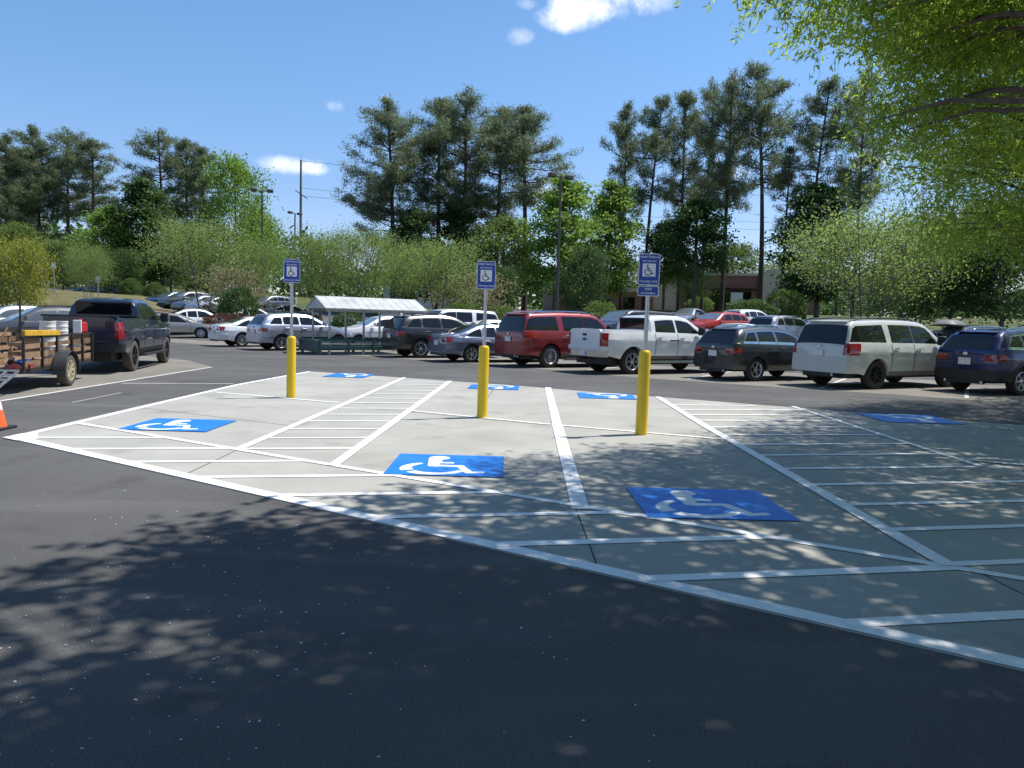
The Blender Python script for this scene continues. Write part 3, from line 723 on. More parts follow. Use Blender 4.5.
# ------------------------------------------------------------ vegetation
def tuft_points(rg, c, n, s): return c+rg.normal(size=(n, 3))*np.array(s)
def make_pine(name, seed, H, cb, Rr, dens=1.0, lean=0, flat=False):
    rg = np.random.default_rng(seed); tm = MB()
    bend = rg.normal(size=2)*.012*H+np.array([lean, 0])
    axis = lambda h: np.array([bend[0]*(h/H)**2, bend[1]*(h/H)**2, h])
    hs = [H*k/8 for k in range(9)]
    tm.tube([axis(h)+np.array([0, 0, -.3 if h == 0 else 0]) for h in hs], [.0105*H*(1-.82*h/H)+.015 for h in hs], 8)
    C, D = [], []
    nb = int(76*dens); zs = np.sort(rg.uniform(0, 1, nb))
    for k, u in enumerate(zs):
        h = H*(cb+(1-cb)*u*.985)
        prof = (math.sin(math.pi*min(1, .18+u*.80))**.8) if not flat else (.35+.65*math.sin(math.pi*min(1, .25+.72*u)))
        if rg.random() < .22: prof *= .45
        Lb = Rr*prof*rg.uniform(.55, 1.12); az = rg.uniform(0, 6.283); rise = rg.uniform(-.05, .5)+.35*u
        p0 = axis(h); d = np.array([math.cos(az), math.sin(az), rise]); d /= np.linalg.norm(d)
        p1 = p0+d*Lb*.55+np.array([0, 0, -.05*Lb]); p2 = p0+d*Lb+np.array([0, 0, .06*Lb])
        tm.tube([p0, p1, p2], [.03+.012*Lb, .02+.006*Lb, .012], 5, False)
        nt = max(3, int(Lb*3.6))
        for j in range(nt):
            s = rg.uniform(.32, 1.05); q = (p0*(1-s/.55)+p1*(s/.55)) if s < .55 else (p1*(1-(s-.55)/.45)+p2*((s-.55)/.45))
            q = q+rg.normal(size=3)*np.array([.32, .32, .34])*(.4+.12*Lb)*(1.3-.5*s)
            m = 30; base = np.repeat(q[None], m, 0)+rg.normal(size=(m, 3))*np.array([.24, .24, .22])
            dd = unit(rg.normal(size=(m, 3))+np.array([0, 0, .7])+d*.5); C.append(base+dd*.12); D.append(dd)
    for k in range(9):       # dead limbs below the crown
        h = H*rg.uniform(.2, cb+.08); az = rg.uniform(0, 6.283); Lb = rg.uniform(.5, 1.8); p0 = axis(h); tm.tube([p0, p0+np.array([math.cos(az), math.sin(az), rg.uniform(-.1, .35)])*Lb], [.035, .01], 4, False)
    for u in np.linspace(.86, 1.0, 8):       # leader
        q = axis(H*u)+rg.normal(size=3)*.3; m = 16; dd = unit(rg.normal(size=(m, 3))+np.array([0, 0, 1])); C.append(np.repeat(q[None], m, 0)+dd*.2); D.append(dd)
    C = np.concatenate(C); D = np.concatenate(D)
    return tm.mesh('trunk', M['bark'], True), leaves('crown', C, D, rg.uniform(.3, .56, len(C)), rg.uniform(.045, .08, len(C)), M['pine'], rg)
def make_broad(name, seed, H, W, cb, mat, leaf=.32, n=7000, column=.0, bark='bark_grey', stems=1, droop=.0, gap=.5):
    rg = np.random.default_rng(seed); tm = MB(); C, D = [], []
    tips = []
    for s in range(stems):
        a = 6.283*s/stems+rg.uniform(0, 1); off = np.array([math.cos(a), math.sin(a), 0])*(.12*W if stems > 1 else 0)
        top = np.array([off[0]*2.2, off[1]*2.2, H*.93])+rg.normal(size=3)*np.array([.03*H, .03*H, 0])
        ax = lambda h, top=top, off=off: np.array([off[0]*.25+top[0]*(h/H), off[1]*.25+top[1]*(h/H), h])
        hs = [H*k/6*(.82 if column else .9) for k in range(7)]
        r0 = .013*H/math.sqrt(stems)
        tm.tube([ax(h)+np.array([0, 0, -.3 if h == 0 else 0]) for h in hs], [r0*(1-.9*h/H)+.012 for h in hs], 7)
        nl = int((26 if stems == 1 else 13))
        for k in range(nl):
            u = (k+.5)/nl; h = H*(cb+(.96-cb)*u)
            prof = math.sin(math.pi*min(1, .22+.74*u))**(.75) if column == 0 else (1-.85*u**1.6)*(.55+.45*min(1, u*4))
            Lb = W/2*prof*rg.uniform(.65, 1.15); az = k*2.4+rg.uniform(-.5, .5); rise = rg.uniform(.15, .7)
            d = unit(np.array([math.cos(az), math.sin(az), rise]))
            p0 = ax(h*.86); p1 = p0+d*Lb*.6; p2 = p0+d*Lb+np.array([0, 0, (.1-droop)*Lb])
            tm.tube([p0, p1, p2], [r0*.33*(1-.6*u)+.012, r0*.18+.008, .008], 5, False)
            for j in range(5): tips.append((p1*(1-j/4)+p2*(j/4), Lb, d))
            for j in range(3):
                sd = unit(d+rg.normal(size=3)*.7); q = p1+(p2-p1)*rg.uniform(0, .8); e = q+sd*Lb*.45; tips.append((e, Lb, sd)); tips.append(((q+e)/2, Lb, sd))
                tm.tube([q, e], [.02, .006], 4, False)
    per = max(6, n//len(tips))
    for p, Lb, d in tips:
        if rg.random() < .22*gap: continue
        m = int(per*rg.uniform(.5, 1.5)); s = .095*W/2+.09*Lb
        q = p+rg.normal(size=(m, 3))*np.array([s, s, s*.62]); C.append(q)
        dd = unit(rg.normal(size=(m, 3))+np.array([0, 0, -.35-droop])+d*.4); D.append(dd)
    C = np.concatenate(C); D = np.concatenate(D); k = C[:, 2] > .25; C, D = C[k], D[k]
    return tm.mesh('trunk', M[bark], True), leaves('crown', C, D, rg.uniform(.7, 1.25, len(C))*leaf, rg.uniform(.4, .65, len(C))*leaf, M[mat], rg)
def make_bush(seed, rx, ry, h, mat, n=3500, leaf=.09):
    rg = np.random.default_rng(seed); tm = MB()
    for k in range(6):
        a = k*1.05; tm.tube([(0, 0, -.1), (rx*.3*math.cos(a), ry*.3*math.sin(a), h*.35), (rx*.55*math.cos(a), ry*.55*math.sin(a), h*.7)], [.04, .025, .01], 5, False)
    d = unit(rg.normal(size=(n, 3))); rad = .72+.3*rg.random(n)**.5
    lump = 1+.07*np.sin(d[:, 0]*7+seed)+.07*np.sin(d[:, 1]*9)+.05*np.sin(d[:, 2]*11+d[:, 0]*6)
    C = d*(rad*lump)[:, None]*np.array([rx, ry, h*.52])+np.array([0, 0, h*.5]); k = C[:, 2] > .02
    D = unit(d+rg.normal(size=(n, 3))*.8)
    C, D = C[k], D[k]
    return tm.mesh('stem', M['bark_grey'], True), leaves('foliage', C, D, rg.uniform(.7, 1.4, len(C))*leaf, rg.uniform(.45, .7, len(C))*leaf, M[mat], rg)
def plant(name, meshes, label, cat, loc, rz=0, sc_=(1, 1, 1), group=None, parts=('trunk', 'crown')):
    t = thing(name, label, cat, loc, rz, group); t.scale = sc_
    for p, me in zip(parts, meshes): mobj(p, me, t)
    return t
PINES = [make_pine('pine', 11, 25, .45, 4.6), make_pine('pine', 12, 26, .38, 4.2, 1.15), make_pine('pine', 13, 25, .52, 4.4, .9, .6), make_pine('pine', 14, 24, .42, 3.6), make_pine('pine', 15, 26, .3, 5.2, 1.5, -.4), make_pine('pine', 16, 22, .5, 2.6, .6)]
PH = [25, 26, 25, 24, 26, 22]
def base_top(px, topy, Y):
    X, zt_ = at(px, topy, Y); return X, zt_, tzf(X, Y)
def put_pine(k, px, topy, Y, label, group, wide=1.0):
    X, zt_, zb = base_top(px, topy, Y); s = (zt_-zb)/PH[k]
    plant('pine_tree', PINES[k], label, 'pine tree', (X, Y, zb), random.uniform(0, 6.28), (s*wide*1.32, s*wide*1.32, s), group)
def put_broad(meshes, H, px, topy, Y, label, group=None, wide=1.0, name='broadleaf_tree', cat='tree'):
    X, zt_, zb = base_top(px, topy, Y); s = (zt_-zb)/H
    plant(name, meshes, label, cat, (X, Y, zb), random.uniform(0, 6.28), (s*wide, s*wide, s), group)
GL = 'pines at the left edge of the wood'; GC = 'pines in the central clump'; GR = 'tall thin pines on the right'
for k, (kk, px, ty, Y, w, lb) in enumerate([
   (4, 4, 136, 104, 1.0, 'dense pine cut by the left edge of the picture'),
   (4, 38, 128, 108, 1.0, 'broad dark pine second from the left edge, above the yellow-green tree'),
   (0, 66, 131, 110, 1.1, 'tall dark pine third from the left edge'),
   (1, 92, 138, 106, 1.15, 'pine at the right end of the leftmost row, its crown sloping down'),
   (3, 20, 150, 118, 1.2, 'shorter pine set back between the two leftmost pines'),
   (0, 162, 132, 108, 1.05, 'tall pine with open crown behind the dark green tulip-shaped tree'),
   (1, 186, 138, 106, .9, 'pine just right of the tall open-crowned pine on the left'),
   (2, 206, 147, 104, 1.0, 'pine beside the bright green tree on the left, leaning crown')]):
    put_pine(kk, px, ty, Y, lb, GL, w)
for kk, px, ty, Y, w, lb in [
   (4, 396, 101, 82, 1.0, 'leftmost pine of the central clump, wide crown reaching low'),
   (1, 441, 98, 86, .95, 'pine of the central clump second from its left side'),
   (0, 468, 92, 84, 1.0, 'tallest pine in the middle of the central clump'),
   (3, 500, 110, 88, 1.1, 'narrow pine between the tallest central pine and the right-hand one'),
   (2, 530, 104, 82, 1.15, 'pine at the right side of the central clump with a sideways crown')]:
    put_pine(kk, px, ty, Y, lb, GC, w)
for kk, px, ty, Y, w, lb in [
   (3, 628, 106, 84, .75, 'slim pine at the left end of the right-hand row'),
   (2, 652, 98, 80, .8, 'second pine of the right-hand row, above the tallest sign post'),
   (1, 688, 90, 82, .8, 'pine with low branches, third of the right-hand row'),
   (0, 712, 84, 86, .75, 'pine with a bare stem close behind the third of the right-hand row'),
   (0, 733, 76, 78, .85, 'pine with rounded top just left of the tallest pine'),
   (2, 773, 66, 76, .95, 'tallest pine of the right-hand row, long bare trunk'),
   (5, 790, 148, 74, .9, 'small thin pine with sparse tufts under the tallest pines'),
   (2, 818, 84, 74, .85, 'pine with open top above the dark broadleaf tree'),
   (0, 868, 72, 72, .75, 'rightmost pine, its top meeting the overhanging oak leaves'),
   (5, 845, 170, 90, 1.0, 'thin pine behind the dark broadleaf tree on the right')]:
    put_pine(kk, px, ty, Y, lb, GR, w*.84)
BR = make_broad('b', 21, 14, 6.4, .16, 'leaf_bright', .3, 13000, 1)
BR2 = make_broad('b', 22, 13, 8.5, .2, 'leaf_bright', .3, 12000)
MD = make_broad('b', 23, 12, 8, .15, 'leaf_mid', .29, 14000)
MD2 = make_broad('b', 24, 12, 9, .12, 'leaf_mid', .29, 14000)
DK = make_broad('b', 25, 14, 6.5, .12, 'leaf_dark', .31, 16000, 1)
DKH = make_broad('b', 31, 14, 5.6, .36, 'leaf_dark', .3, 13000, 1)
DK2 = make_broad('b', 26, 11, 9, .08, 'leaf_dark', .29, 18000)
OL = make_broad('b', 27, 6.5, 6.6, .38, 'leaf_olive', .135, 17000, stems=4, gap=1)
OL2 = make_broad('b', 28, 6.2, 6.2, .36, 'leaf_olive', .135, 15000, stems=3, gap=1)
YL = make_broad('b', 29, 5.5, 6.5, .1, 'leaf_yellow', .2, 12000, stems=3)
PK = make_broad('b', 30, 4.2, 5.0, .12, 'leaf_pinkish', .22, 4500, stems=3)
for me, H, px, ty, Y, w, lb in [
   (DK, 14, 141, 160, 90, 1.35, 'dark green upright tree in front of the left pines'),
   (BR2, 13, 236, 140, 102, .72, 'tall bright green tree at the right of the left pines'),
   (BR2, 13, 262, 200, 112, .8, 'pale green tree stepping down behind the left lamp post'),
   (BR, 14, 105, 190, 88, 1.4, 'yellow-green tree between the left pines and the dark upright tree'),
   (MD, 12, 62, 235, 92, 1.3, 'mid green tree under the leftmost pines'),
   (MD2, 12, 170, 215, 92, 1.2, 'mid green tree below the open-crowned pine on the left'),
   (MD, 12, 18, 215, 98, 1.2, 'mid green tree at the far left behind the yellow-green one'),
   (DK2, 11, 118, 245, 84, 1.1, 'dark bushy tree behind the two round clipped bushes'),
   (DK2, 11, 75, 255, 100, 1.3, 'dark low tree in the shade behind the grass bank'),
   (DK2, 11, 205, 250, 96, 1.2, 'dark low tree behind the far parked cars on the left'),
   (BR, 14, 558, 155, 72, 1.25, 'bright green tapering tree behind the tall double lamp post'),
   (BR, 14, 607, 160, 78, 1.1, 'bright green tree between the lamp post and the right-hand pines'),
   (MD, 12, 505, 205, 76, 1.1, 'mid green tree under the right side of the central pines'),
   (DK, 14, 415, 190, 80, 1.2, 'dark leafy tree filling the lower left of the central pines'),
   (DK, 14, 458, 180, 84, 1.1, 'dark leafy tree under the tallest central pine'),
   (DK2, 11, 500, 262, 66, .9, 'dark spreading tree behind the middle sign'),
   (DK2, 11, 583, 240, 64, .75, 'dark evergreen behind the red suv'),
   (DKH, 14, 700, 178, 74, 1.3, 'dark broadleaf tree filling the stems of the right-hand pines'),
   (DKH, 14, 668, 205, 80, 1.1, 'dark broadleaf tree behind the tallest sign'),
   (DK, 14, 826, 160, 70, 1.35, 'large dark green tree below the right-hand pines'),
   (MD, 12, 735, 235, 110, 1.2, 'distant green tree seen between the pine trunks'),
   (MD2, 12, 790, 250, 105, 1.3, 'distant green tree right of the long bare trunk'),
   (MD2, 12, 640, 255, 120, 1.2, 'distant green tree left of the right-hand pine trunks'),
   (DK2, 11, 955, 215, 46, 1.1, 'dark tree in shade at the right behind the blue suv'),
   (DK2, 11, 1015, 190, 42, 1.1, 'dark tree at the right edge behind the overhanging oak'),
   (DK2, 11, 905, 240, 58, 1.0, 'dark tree behind the olive many-stemmed tree'),
   ]:
    put_broad(me, H, px, ty, Y, lb, None, w)
GO = 'olive green many-stemmed trees on the parking islands'
for me, H, px, ty, Y, w, lb in [
   (OL, 6.5, 88, 246, 62, .6, 'pale olive many-stemmed tree behind the dark blue pickup cab'),
   (OL2, 6.2, 203, 216, 58, .85, 'large olive tree with slanting pale stems left of the lamp post'),
   (OL, 6.5, 255, 240, 64, .5, 'olive tree directly behind the leftmost sign, left of its post'),
   (OL2, 6.2, 318, 228, 60, .62, 'olive tree over the left end of the cart shelter'),
   (OL, 6.5, 362, 230, 58, .66, 'olive tree over the middle of the cart shelter'),
   (OL2, 6.2, 440, 236, 54, .85, 'yellowish olive tree left of the middle sign'),
   (OL, 6.5, 404, 246, 62, .5, 'olive tree right of the cart shelter, behind the white van'),
   (OL, 6.5, 872, 212, 40, 1.05, 'olive many-stemmed tree over the white suv at the right'),
   (OL2, 6.2, 920, 225, 44, 1.0, 'olive tree right of the many-stemmed one, half hidden by oak leaves'),
   (OL2, 6.2, 690, 262, 75, .9, 'small yellowish tree between pine trunks near the brick shop')]:
    put_broad(me, H, px, ty, Y, lb, GO, w, 'ornamental_tree')
put_broad(YL, 5.5, 12, 236, 56, 'rounded yellow-green tree at the left edge over the parked cars', None, .62, 'ornamental_tree')
put_broad(PK, 4.2, 234, 266, 55, 'pale pinkish flowering shrub tree right of the far parked cars', None, .75, 'flowering_tree')
put_broad(PK, 4.2, 472, 270, 58, 'greyish flowering tree beside the middle sign', None, 1.0, 'flowering_tree')
B1 = make_bush(41, 1.25, 1.25, 1.9, 'leaf_mid', 4200, .12)
B2 = make_bush(42, 1.6, 1.5, 1.7, 'leaf_mid', 4200, .13)
B3 = make_bush(43, 3.0, 1.2, .9, 'leaf_red', 4500, .12)
B5 = make_bush(45, 1.25, 1.25, 1.9, 'leaf_clip', 14000, .085)
B4 = make_bush(44, 1.3, 1.3, 1.6, 'leaf_dark', 4000, .14)
GB = 'round clipped bushes'
def bush(me, px, topy, Y, h, label, group=GB, wide=16, rx=1.3, name='round_bush', rz=0):
    X, zt_, zb = base_top(px, topy, Y); s = max(.3, (zt_-zb)/h)
    k = wide*Y/FPX/rx
    plant(name, me, label, 'bush', (X, Y, zb), rz, (k, k, s), group, ('stem', 'foliage'))
for me, px, ty, Y, h, w, lb in [
   (B5, 131, 279, 75, 1.9, 11, 'round clipped bush above the dark blue pickup roof'),
   (B5, 155, 283, 73, 1.9, 11, 'round clipped bush right of the pickup roof, beside its twin'),
   (B4, 239, 288, 50, 1.6, 18, 'dark green rounded bush left of the leftmost sign'),
   (B4, 14, 276, 66, 1.6, 17, 'dark bush at the left edge beside the yellow-green tree'),
   (B4, 112, 279, 88, 1.6, 20, 'dark bush in shade at the right end of the grass bank'),
   (B2, 463, 303, 50, 1.7, 16, 'round bush between the white van and the middle sign'),
   (B2, 501, 307, 50, 1.7, 14, 'round bush just right of the middle sign post'),
   (B2, 601, 302, 50, 1.7, 16, 'round bush above the front of the red suv'),
   (B4, 350, 313, 47, 1.6, 18, 'dark bush seen through the cart shelter'),
   (B4, 752, 300, 62, 1.6, 26, 'dark green bush in front of the brick shop'),
   (B2, 786, 290, 66, 1.7, 17, 'light green bush right of the brick shop bush')]:
    bush(me, px, ty, Y, h, lb, GB, w)
bush(B3, 229, 314, 45.8, .9, 'long low reddish hedge behind the white cars on the left', None, 31, 3.0, 'red_hedge', R(-10))
bush(B1, 700, 297, 90, 1.9, 'small reddish bush on the grass left of the brick shop', None, 14, 1.3, 'shrub')
# far woodland that reads as one mass
def woodland():
    rg = np.random.default_rng(77); C, D = [], []
    for k in range(1500):
        px = rg.uniform(-140, 1180); Y = rg.uniform(125, 175); X = at(px, 300, Y)[0]
        hmax = 11 if px < 560 else (8 if px > 800 else 6)
        z0 = tzf(X, Y); h = rg.uniform(0, hmax)*(.75+.25*math.sin(px*.03)); m = 34
        C.append(np.array([X, Y, z0+h])+rg.normal(size=(m, 3))*np.array([1.6, 1.6, .9])); D.append(unit(rg.normal(size=(m, 3))))
    C = np.concatenate(C); D = np.concatenate(D)
    o = mobj('woodland', leaves('woodland', C, D, rg.uniform(.7, 1.3, len(C)), rg.uniform(.4, .7, len(C)), M['leaf_dark'], rg), None); stuff(o); tag(o, 'low dark woodland closing the view behind all the parking lots', 'woodland')
woodland()

# ------------------------------------------------------------ willow oaks overhanging from the right
SUN_EL = R(63); SUN_AZ = math.atan2(.917, .4)
SUN = np.array([math.cos(SUN_EL)*math.sin(SUN_AZ), math.cos(SUN_EL)*math.cos(SUN_AZ), math.sin(SUN_EL)])
SH = np.array([(-9, 2.5), (-4.2, 4.0), (-3.2, 4.9), (-3.0, 5.7), (-2.3, 6.35), (-1.6, 6.75), (-.9, 7.7), (.1, 8.9), (.6, 9.5), (1.7, 10.1), (2.8, 11.1), (4.2, 13.0), (6.7, 16.1), (10, 19.6), (13, 21), (30, 30)])
EDGE = np.array([(-400, 560), (-20, 720), (0, 735), (14, 765), (22, 800), (45, 830), (62, 840), (70, 872), (95, 850), (112, 846), (142, 893), (200, 884), (245, 925), (290, 950), (335, 985), (400, 1500)])
VISK = 2.0
def oak(name, label, trunk, cz, rad, rz_, n, seed, H, extra=(), thin=1.0):
    rg = np.random.default_rng(seed); tx, ty = trunk
    def ell(n):
        d = unit(rg.normal(size=(n, 3))); rr = rg.random(n)**.45
        return d*rr[:, None]*np.array([rad, rad, rz_])+np.array([tx, ty, cz])
    def seen(C): px, py, dd = proj(C[:, 0], C[:, 1], C[:, 2]); return (dd > .3) & (py > -90) & (py < 800) & (px < 1130) & (px > -100)
    C = ell(n); E_ = ell(int(n*VISK)); C = np.concatenate([C[~seen(C)], E_[seen(E_)]])
    for c_, r_, k_ in extra: C = np.concatenate([C, unit(rg.normal(size=(k_, 3)))*(rg.random(k_)**.4)[:, None]*np.array(r_)+np.array(c_)])
    # drooping outer sprays
    hr = np.hypot(C[:, 0]-tx, C[:, 1]-ty)/rad; C[:, 2] -= 1.2*np.maximum(0, hr-.55)**1.3*2.0*rg.random(len(C))
    C = C[C[:, 2] > 2.1]
    t = C[:, 2]/SUN[2]; S = C[:, :2]-t[:, None]*SUN[None, :2]
    nz = np.array([mnoise.noise(Vector((p[0]*.7, p[1]*.7, seed))) for p in S]); nz2 = np.array([mnoise.noise(Vector((p[0]*1.25+9, p[1]*1.25, seed))) for p in S])
    lim = np.interp(S[:, 0], SH[:, 0], SH[:, 1]); ok = S[:, 1]+nz*.9+nz2*.45 < lim-.1
    dens = np.clip((lim-S[:, 1])/2.2+.55, 0, 1); dens = np.where(S[:, 0] < .2, dens*np.clip(.5+.25*(S[:, 0]+2.2), .48, 1), dens)
    v_ = seen(C); lay = np.array([mnoise.noise(Vector((p[0]*.42, p[1]*.42, p[2]*1.5+seed))) for p in C])
    ok &= (S[:, 1] > 1.6) | seen(C) | (rg.random(len(C)) < .3)
    ok &= seen(C) | (rg.random(len(C)) < thin)
    ok &= (S[:, 0] < .7*S[:, 1]+1.2) | seen(C) | (rg.random(len(C)) < .4)
    padm = S[:, 1] > 9.66-.659*(S[:, 0]+6.29)
    col_ = nz2*.75+nz*.35 > np.where(padm, -.2, -.2)*dens+.2*(1-dens)
    ok &= col_ & np.where(v_, lay > -.03, True)
    px, py, dd = proj(C[:, 0], C[:, 1], C[:, 2])
    inf = (dd > .3) & (py > -60) & (px < 1100) & (px > -80)
    e = np.interp(py, EDGE[:, 0], EDGE[:, 1])+rg.normal(size=len(px))*7+20*np.array([mnoise.noise(Vector((p[0]*1.3, p[1]*1.3, p[2]*1.6))) for p in C])
    ok &= ~(inf & (px < e+12)); ok &= ~((dd > .3) & (py > 330) & (px > -100) & (px < 1100))
    # keep the air round the photographer free
    ok &= (np.linalg.norm(C-np.array([0, 0, H_CAM]), axis=1) > 3.2)
    C = C[ok]; px, py, dd = proj(C[:, 0], C[:, 1], C[:, 2]); vis = (dd > .3) & (py > -90) & (py < 800) & (px < 1130) & (px > -100)
    root = thing(name, label, 'oak tree', (tx, ty, 0)); org = np.array([tx, ty, 0])
    tm = MB(); hs = [0, H*.25, H*.5, H*.8]
    tm.tube([(0, 0, -.2), (.03, .02, H*.25), (-.05, .06, H*.5), (.05, 0, H*.8)], [.27, .22, .16, .06], 10)
    mobj('trunk', tm.mesh('trunk', M['bark_grey'], True), root)
    lm = MB(); pick = rg.choice(len(C), min(230, len(C)), replace=False)
    for i in pick:
        e_ = C[i]-org; h0 = min(H*.78, max(1.8, e_[2]-1.2-.25*np.hypot(e_[0], e_[1]))); s = np.array([0, 0, h0]); mid = (s+e_)/2+np.array([0, 0, .45]); l = np.linalg.norm(e_-s)
        lm.tube([s, s*.7+mid*.3+np.array([0, 0, .1]), mid, mid*.4+e_*.6+np.array([0, 0, .18]), e_], [float(.007*l), float(.006*l), float(.0045*l), float(.003*l), .004], 5, False)
    for sel, nl, ll, lw in ((vis, 96, .115, .027), (~vis, 24, .22, .095)):
        B = C[sel]-org
        if len(B) == 0: continue
        m = len(B); out = B-np.array([0, 0, cz*.6]); tw = unit(out*np.array([1, 1, 0])*.5/rad+rg.normal(size=(m, 3))*.45+np.array([0, 0, -.35]))
        nt_ = 6; sub = rg.integers(0, nt_, (m, nl)); ko = rg.normal(size=(m, nt_, 3))*np.array([.30, .30, .10]); kd = unit(tw[:, None, :]+rg.normal(size=(m, nt_, 3))*.35); ii = np.arange(m)[:, None]
        s = rg.uniform(-.5, .5, (m, nl)); P = B[:, None, :]+ko[ii, sub]+kd[ii, sub]*s[..., None]+rg.normal(size=(m, nl, 3))*np.array([.04, .04, .025]); tw2 = kd[ii, sub]
        if nl > 50:
            for i in range(m):
                for j in range(0, nt_, 2): lm.tube([B[i]+ko[i, j]-kd[i, j]*.5, B[i]+ko[i, j]+kd[i, j]*.5], [.0045, .0015], 3, False)
        Dl = unit(tw2*.9+rg.normal(size=(m, nl, 3))*.55); P = P.reshape(-1, 3); Dl = Dl.reshape(-1, 3); k = len(P)
        mobj('crown', leaves('crown', P, Dl, rg.uniform(.7, 1.25, k)*ll, rg.uniform(.8, 1.2, k)*lw, M['leaf_oak'], rg), root)
    mobj('limbs', lm.mesh('limbs', M['bark'], True), root)
    return root
oak('willow_oak', 'willow oak leaning over the foreground, its hanging twigs at the top right of the picture', (5.4, 2.2), 7.8, 7.6, 3.6, 6000, 5, 11, [((5.2, 10.4, 6.1), (2.0, 1.6, 1.1), 750), ((3.3, 9.8, 6.5), (1.0, .9, .5), 60), ((1.6, 5.7, 8.6), (2.0, 1.7, 1.0), 300), ((1.9, 3.6, 8.8), (2.0, 1.7, 1.0), 160)])
oak('willow_oak', 'yellow-green willow oak filling the upper right corner of the picture', (12.6, 11.6), 6.7, 7.9, 4.9, 7500, 6, 12, thin=.42)
oak('willow_oak', 'willow oak at the right edge whose shade falls on the blue suv', (21.5, 17.8), 7.6, 7.2, 4.2, 3600, 8, 12)
# ------------------------------------------------------------ parked vehicles
M['p_white'] = paint('white_paint', (.72, .73, .73)); M['p_pearl'] = paint('pearl_paint', (.54, .56, .52)); M['p_red'] = paint('red_paint', (.26, .008, .014), .3)
M['p_navy'] = paint('navy_paint', (.012, .02, .045), .3); M['p_black'] = paint('black_paint', (.008, .009, .011), .1); M['p_blueblack'] = paint('blue_suv_paint', (.01, .016, .09), .4)
M['p_silver'] = paint('silver_paint', (.42, .45, .52), .7); M['p_slate'] = paint('slate_paint', (.16, .19, .26), .7); M['p_grey'] = paint('grey_paint', (.1, .105, .11), .5)
M['p_dkteal'] = paint('dark_pearl_paint', (.014, .02, .024), .2); M['p_orange'] = paint('orange_red_paint', (.42, .03, .02)); M['p_champ'] = paint('champagne_paint', (.4, .38, .34), .6); M['p_blue'] = paint('steel_blue_paint', (.05, .09, .16), .6)
def near_rear(px, py, hd, kind, scale=1.0):      # place by the contact point of the right rear wheel
    c = CARS[kind]; X, Y = gp(px, py); o = (c.hw-.16+.1)*scale
    return X-o*math.sin(hd), Y+o*math.cos(hd), 0.0
GF = 'cars parked in the row across the lane'; GS = 'cars parked in the second row'; GT = 'cars in the farther parking rows'
def front(kind, mat, px, py, hdg, label, name='parked_car', **kw):
    h = R(hdg); loc = near_rear(px, py, h, kind, kw.get('scale', (1, 1, 1))[1]); return vehicle(kind, mat, label, kw.pop('cat', 'car'), loc, h, name, GF, **kw)
front('large_suv', M['p_pearl'], 875, 389.6, 29, 'long white suv with dark windows and black wheels, dappled by leaf shade', 'parked_suv', cat='suv', rim='rim_dark', rails='black_plastic', trim='paint', scale=(1.06, 1, 1), spokes=9, wiper=True)
front('crossover', M['p_dkteal'], 755.6, 381.6, 29, 'small black crossover between the white pickup and the long white suv', 'parked_suv', cat='suv', rails='chrome', winframe='chrome', trim='paint', flare=True, spokes=5)
front('pickup', M['p_white'], 631.7, 374.6, 31, 'white pickup truck with a crew cab, behind the tallest sign post', 'pickup_truck', cat='pickup truck', trim='chrome', spokes=6, rim='rim')
front('large_suv', M['p_red'], 549.8, 368, 33, 'dark red full-size suv with tinted windows', 'parked_suv', cat='suv', rails='chrome', trim='paint', spokes=10, flare='step')
front('sedan', M['p_slate'], 471.7, 362.8, 30, 'slate grey sedan behind the middle bollard', 'parked_sedan', cat='sedan', spokes=7)
front('crossover', M['p_black'], 420.8, 358.2, 30, 'black suv with red tail lamps next to the cart shelter', 'parked_suv', cat='suv', trim='paint', scale=(1.08, 1.04, 1.07), spokes=6, rails='black_plastic')
front('crossover', M['p_silver'], 281.9, 350.8, 40, 'silver blue crossover behind the leftmost bollard', 'parked_suv', cat='suv', trim='paint', spokes=8)
front('sedan', M['p_white'], 242.3, 347, 38, 'white sedan left of the silver crossover', 'parked_sedan', cat='sedan', spokes=9)
front('crossover', M['p_blueblack'], 1020.6, 396, 24, 'dark blue suv in deep shade cut by the right edge of the picture', 'parked_suv', cat='suv', trim='black_plastic', scale=(1.1, 1.05, 1.08), rails='chrome', winframe='chrome', flare=True)
# silver sedan rolling in the lane behind the pickup
X, Y = gp(201, 339); h = R(18); c = CARS['sedan']; vehicle('sedan', M['p_champ'], 'silver sedan beyond the nose of the dark blue pickup', 'sedan', (X-c.wb*math.cos(h)-.8*math.sin(h), Y-c.wb*math.sin(h)+.8*math.cos(h), 0), h, 'parked_sedan', GF, spokes=10)
def far(kind, mat, px, topy, Y, hdg, label, name='parked_car', group=GS, cat='car', **kw):
    X, zr = at(px, topy, Y); c = CARS[kind]; h = R(hdg); sz = kw.get('scale', (1, 1, 1))[2]
    zg = tzf(X, Y); mx = c.wb/2
    return vehicle(kind, mat, label, cat, (X-mx*math.cos(h), Y-mx*math.sin(h), zg), h, name, group, **kw)
far('sedan', M['p_white'], 200, 306.5, 49, 35, 'white hatchback whose roof shows above the silver sedan', 'parked_sedan', cat='sedan', scale=(1, 1, 1.04))
far('crossover', M['p_grey'], 38, 306, 29, 222, 'dark grey suv facing the camera behind the trailer', 'parked_suv', cat='suv', glass='glass_pale', detail=3, rails='black_plastic')
far('crossover', M['p_white'], 8, 302.5, 33.5, 222, 'white suv at the left edge behind the dark grey suv', 'parked_suv', cat='suv', glass='glass_pale', detail=3)
far('crossover', M['p_white'], 378, 318, 38, 214, 'white suv facing left behind the posts of the cart shelter', 'parked_suv', cat='suv', detail=3)
far('large_suv', M['p_white'], 447, 312, 40, 212, 'white van with a dark rear window above the black suv', 'parked_van', cat='van')
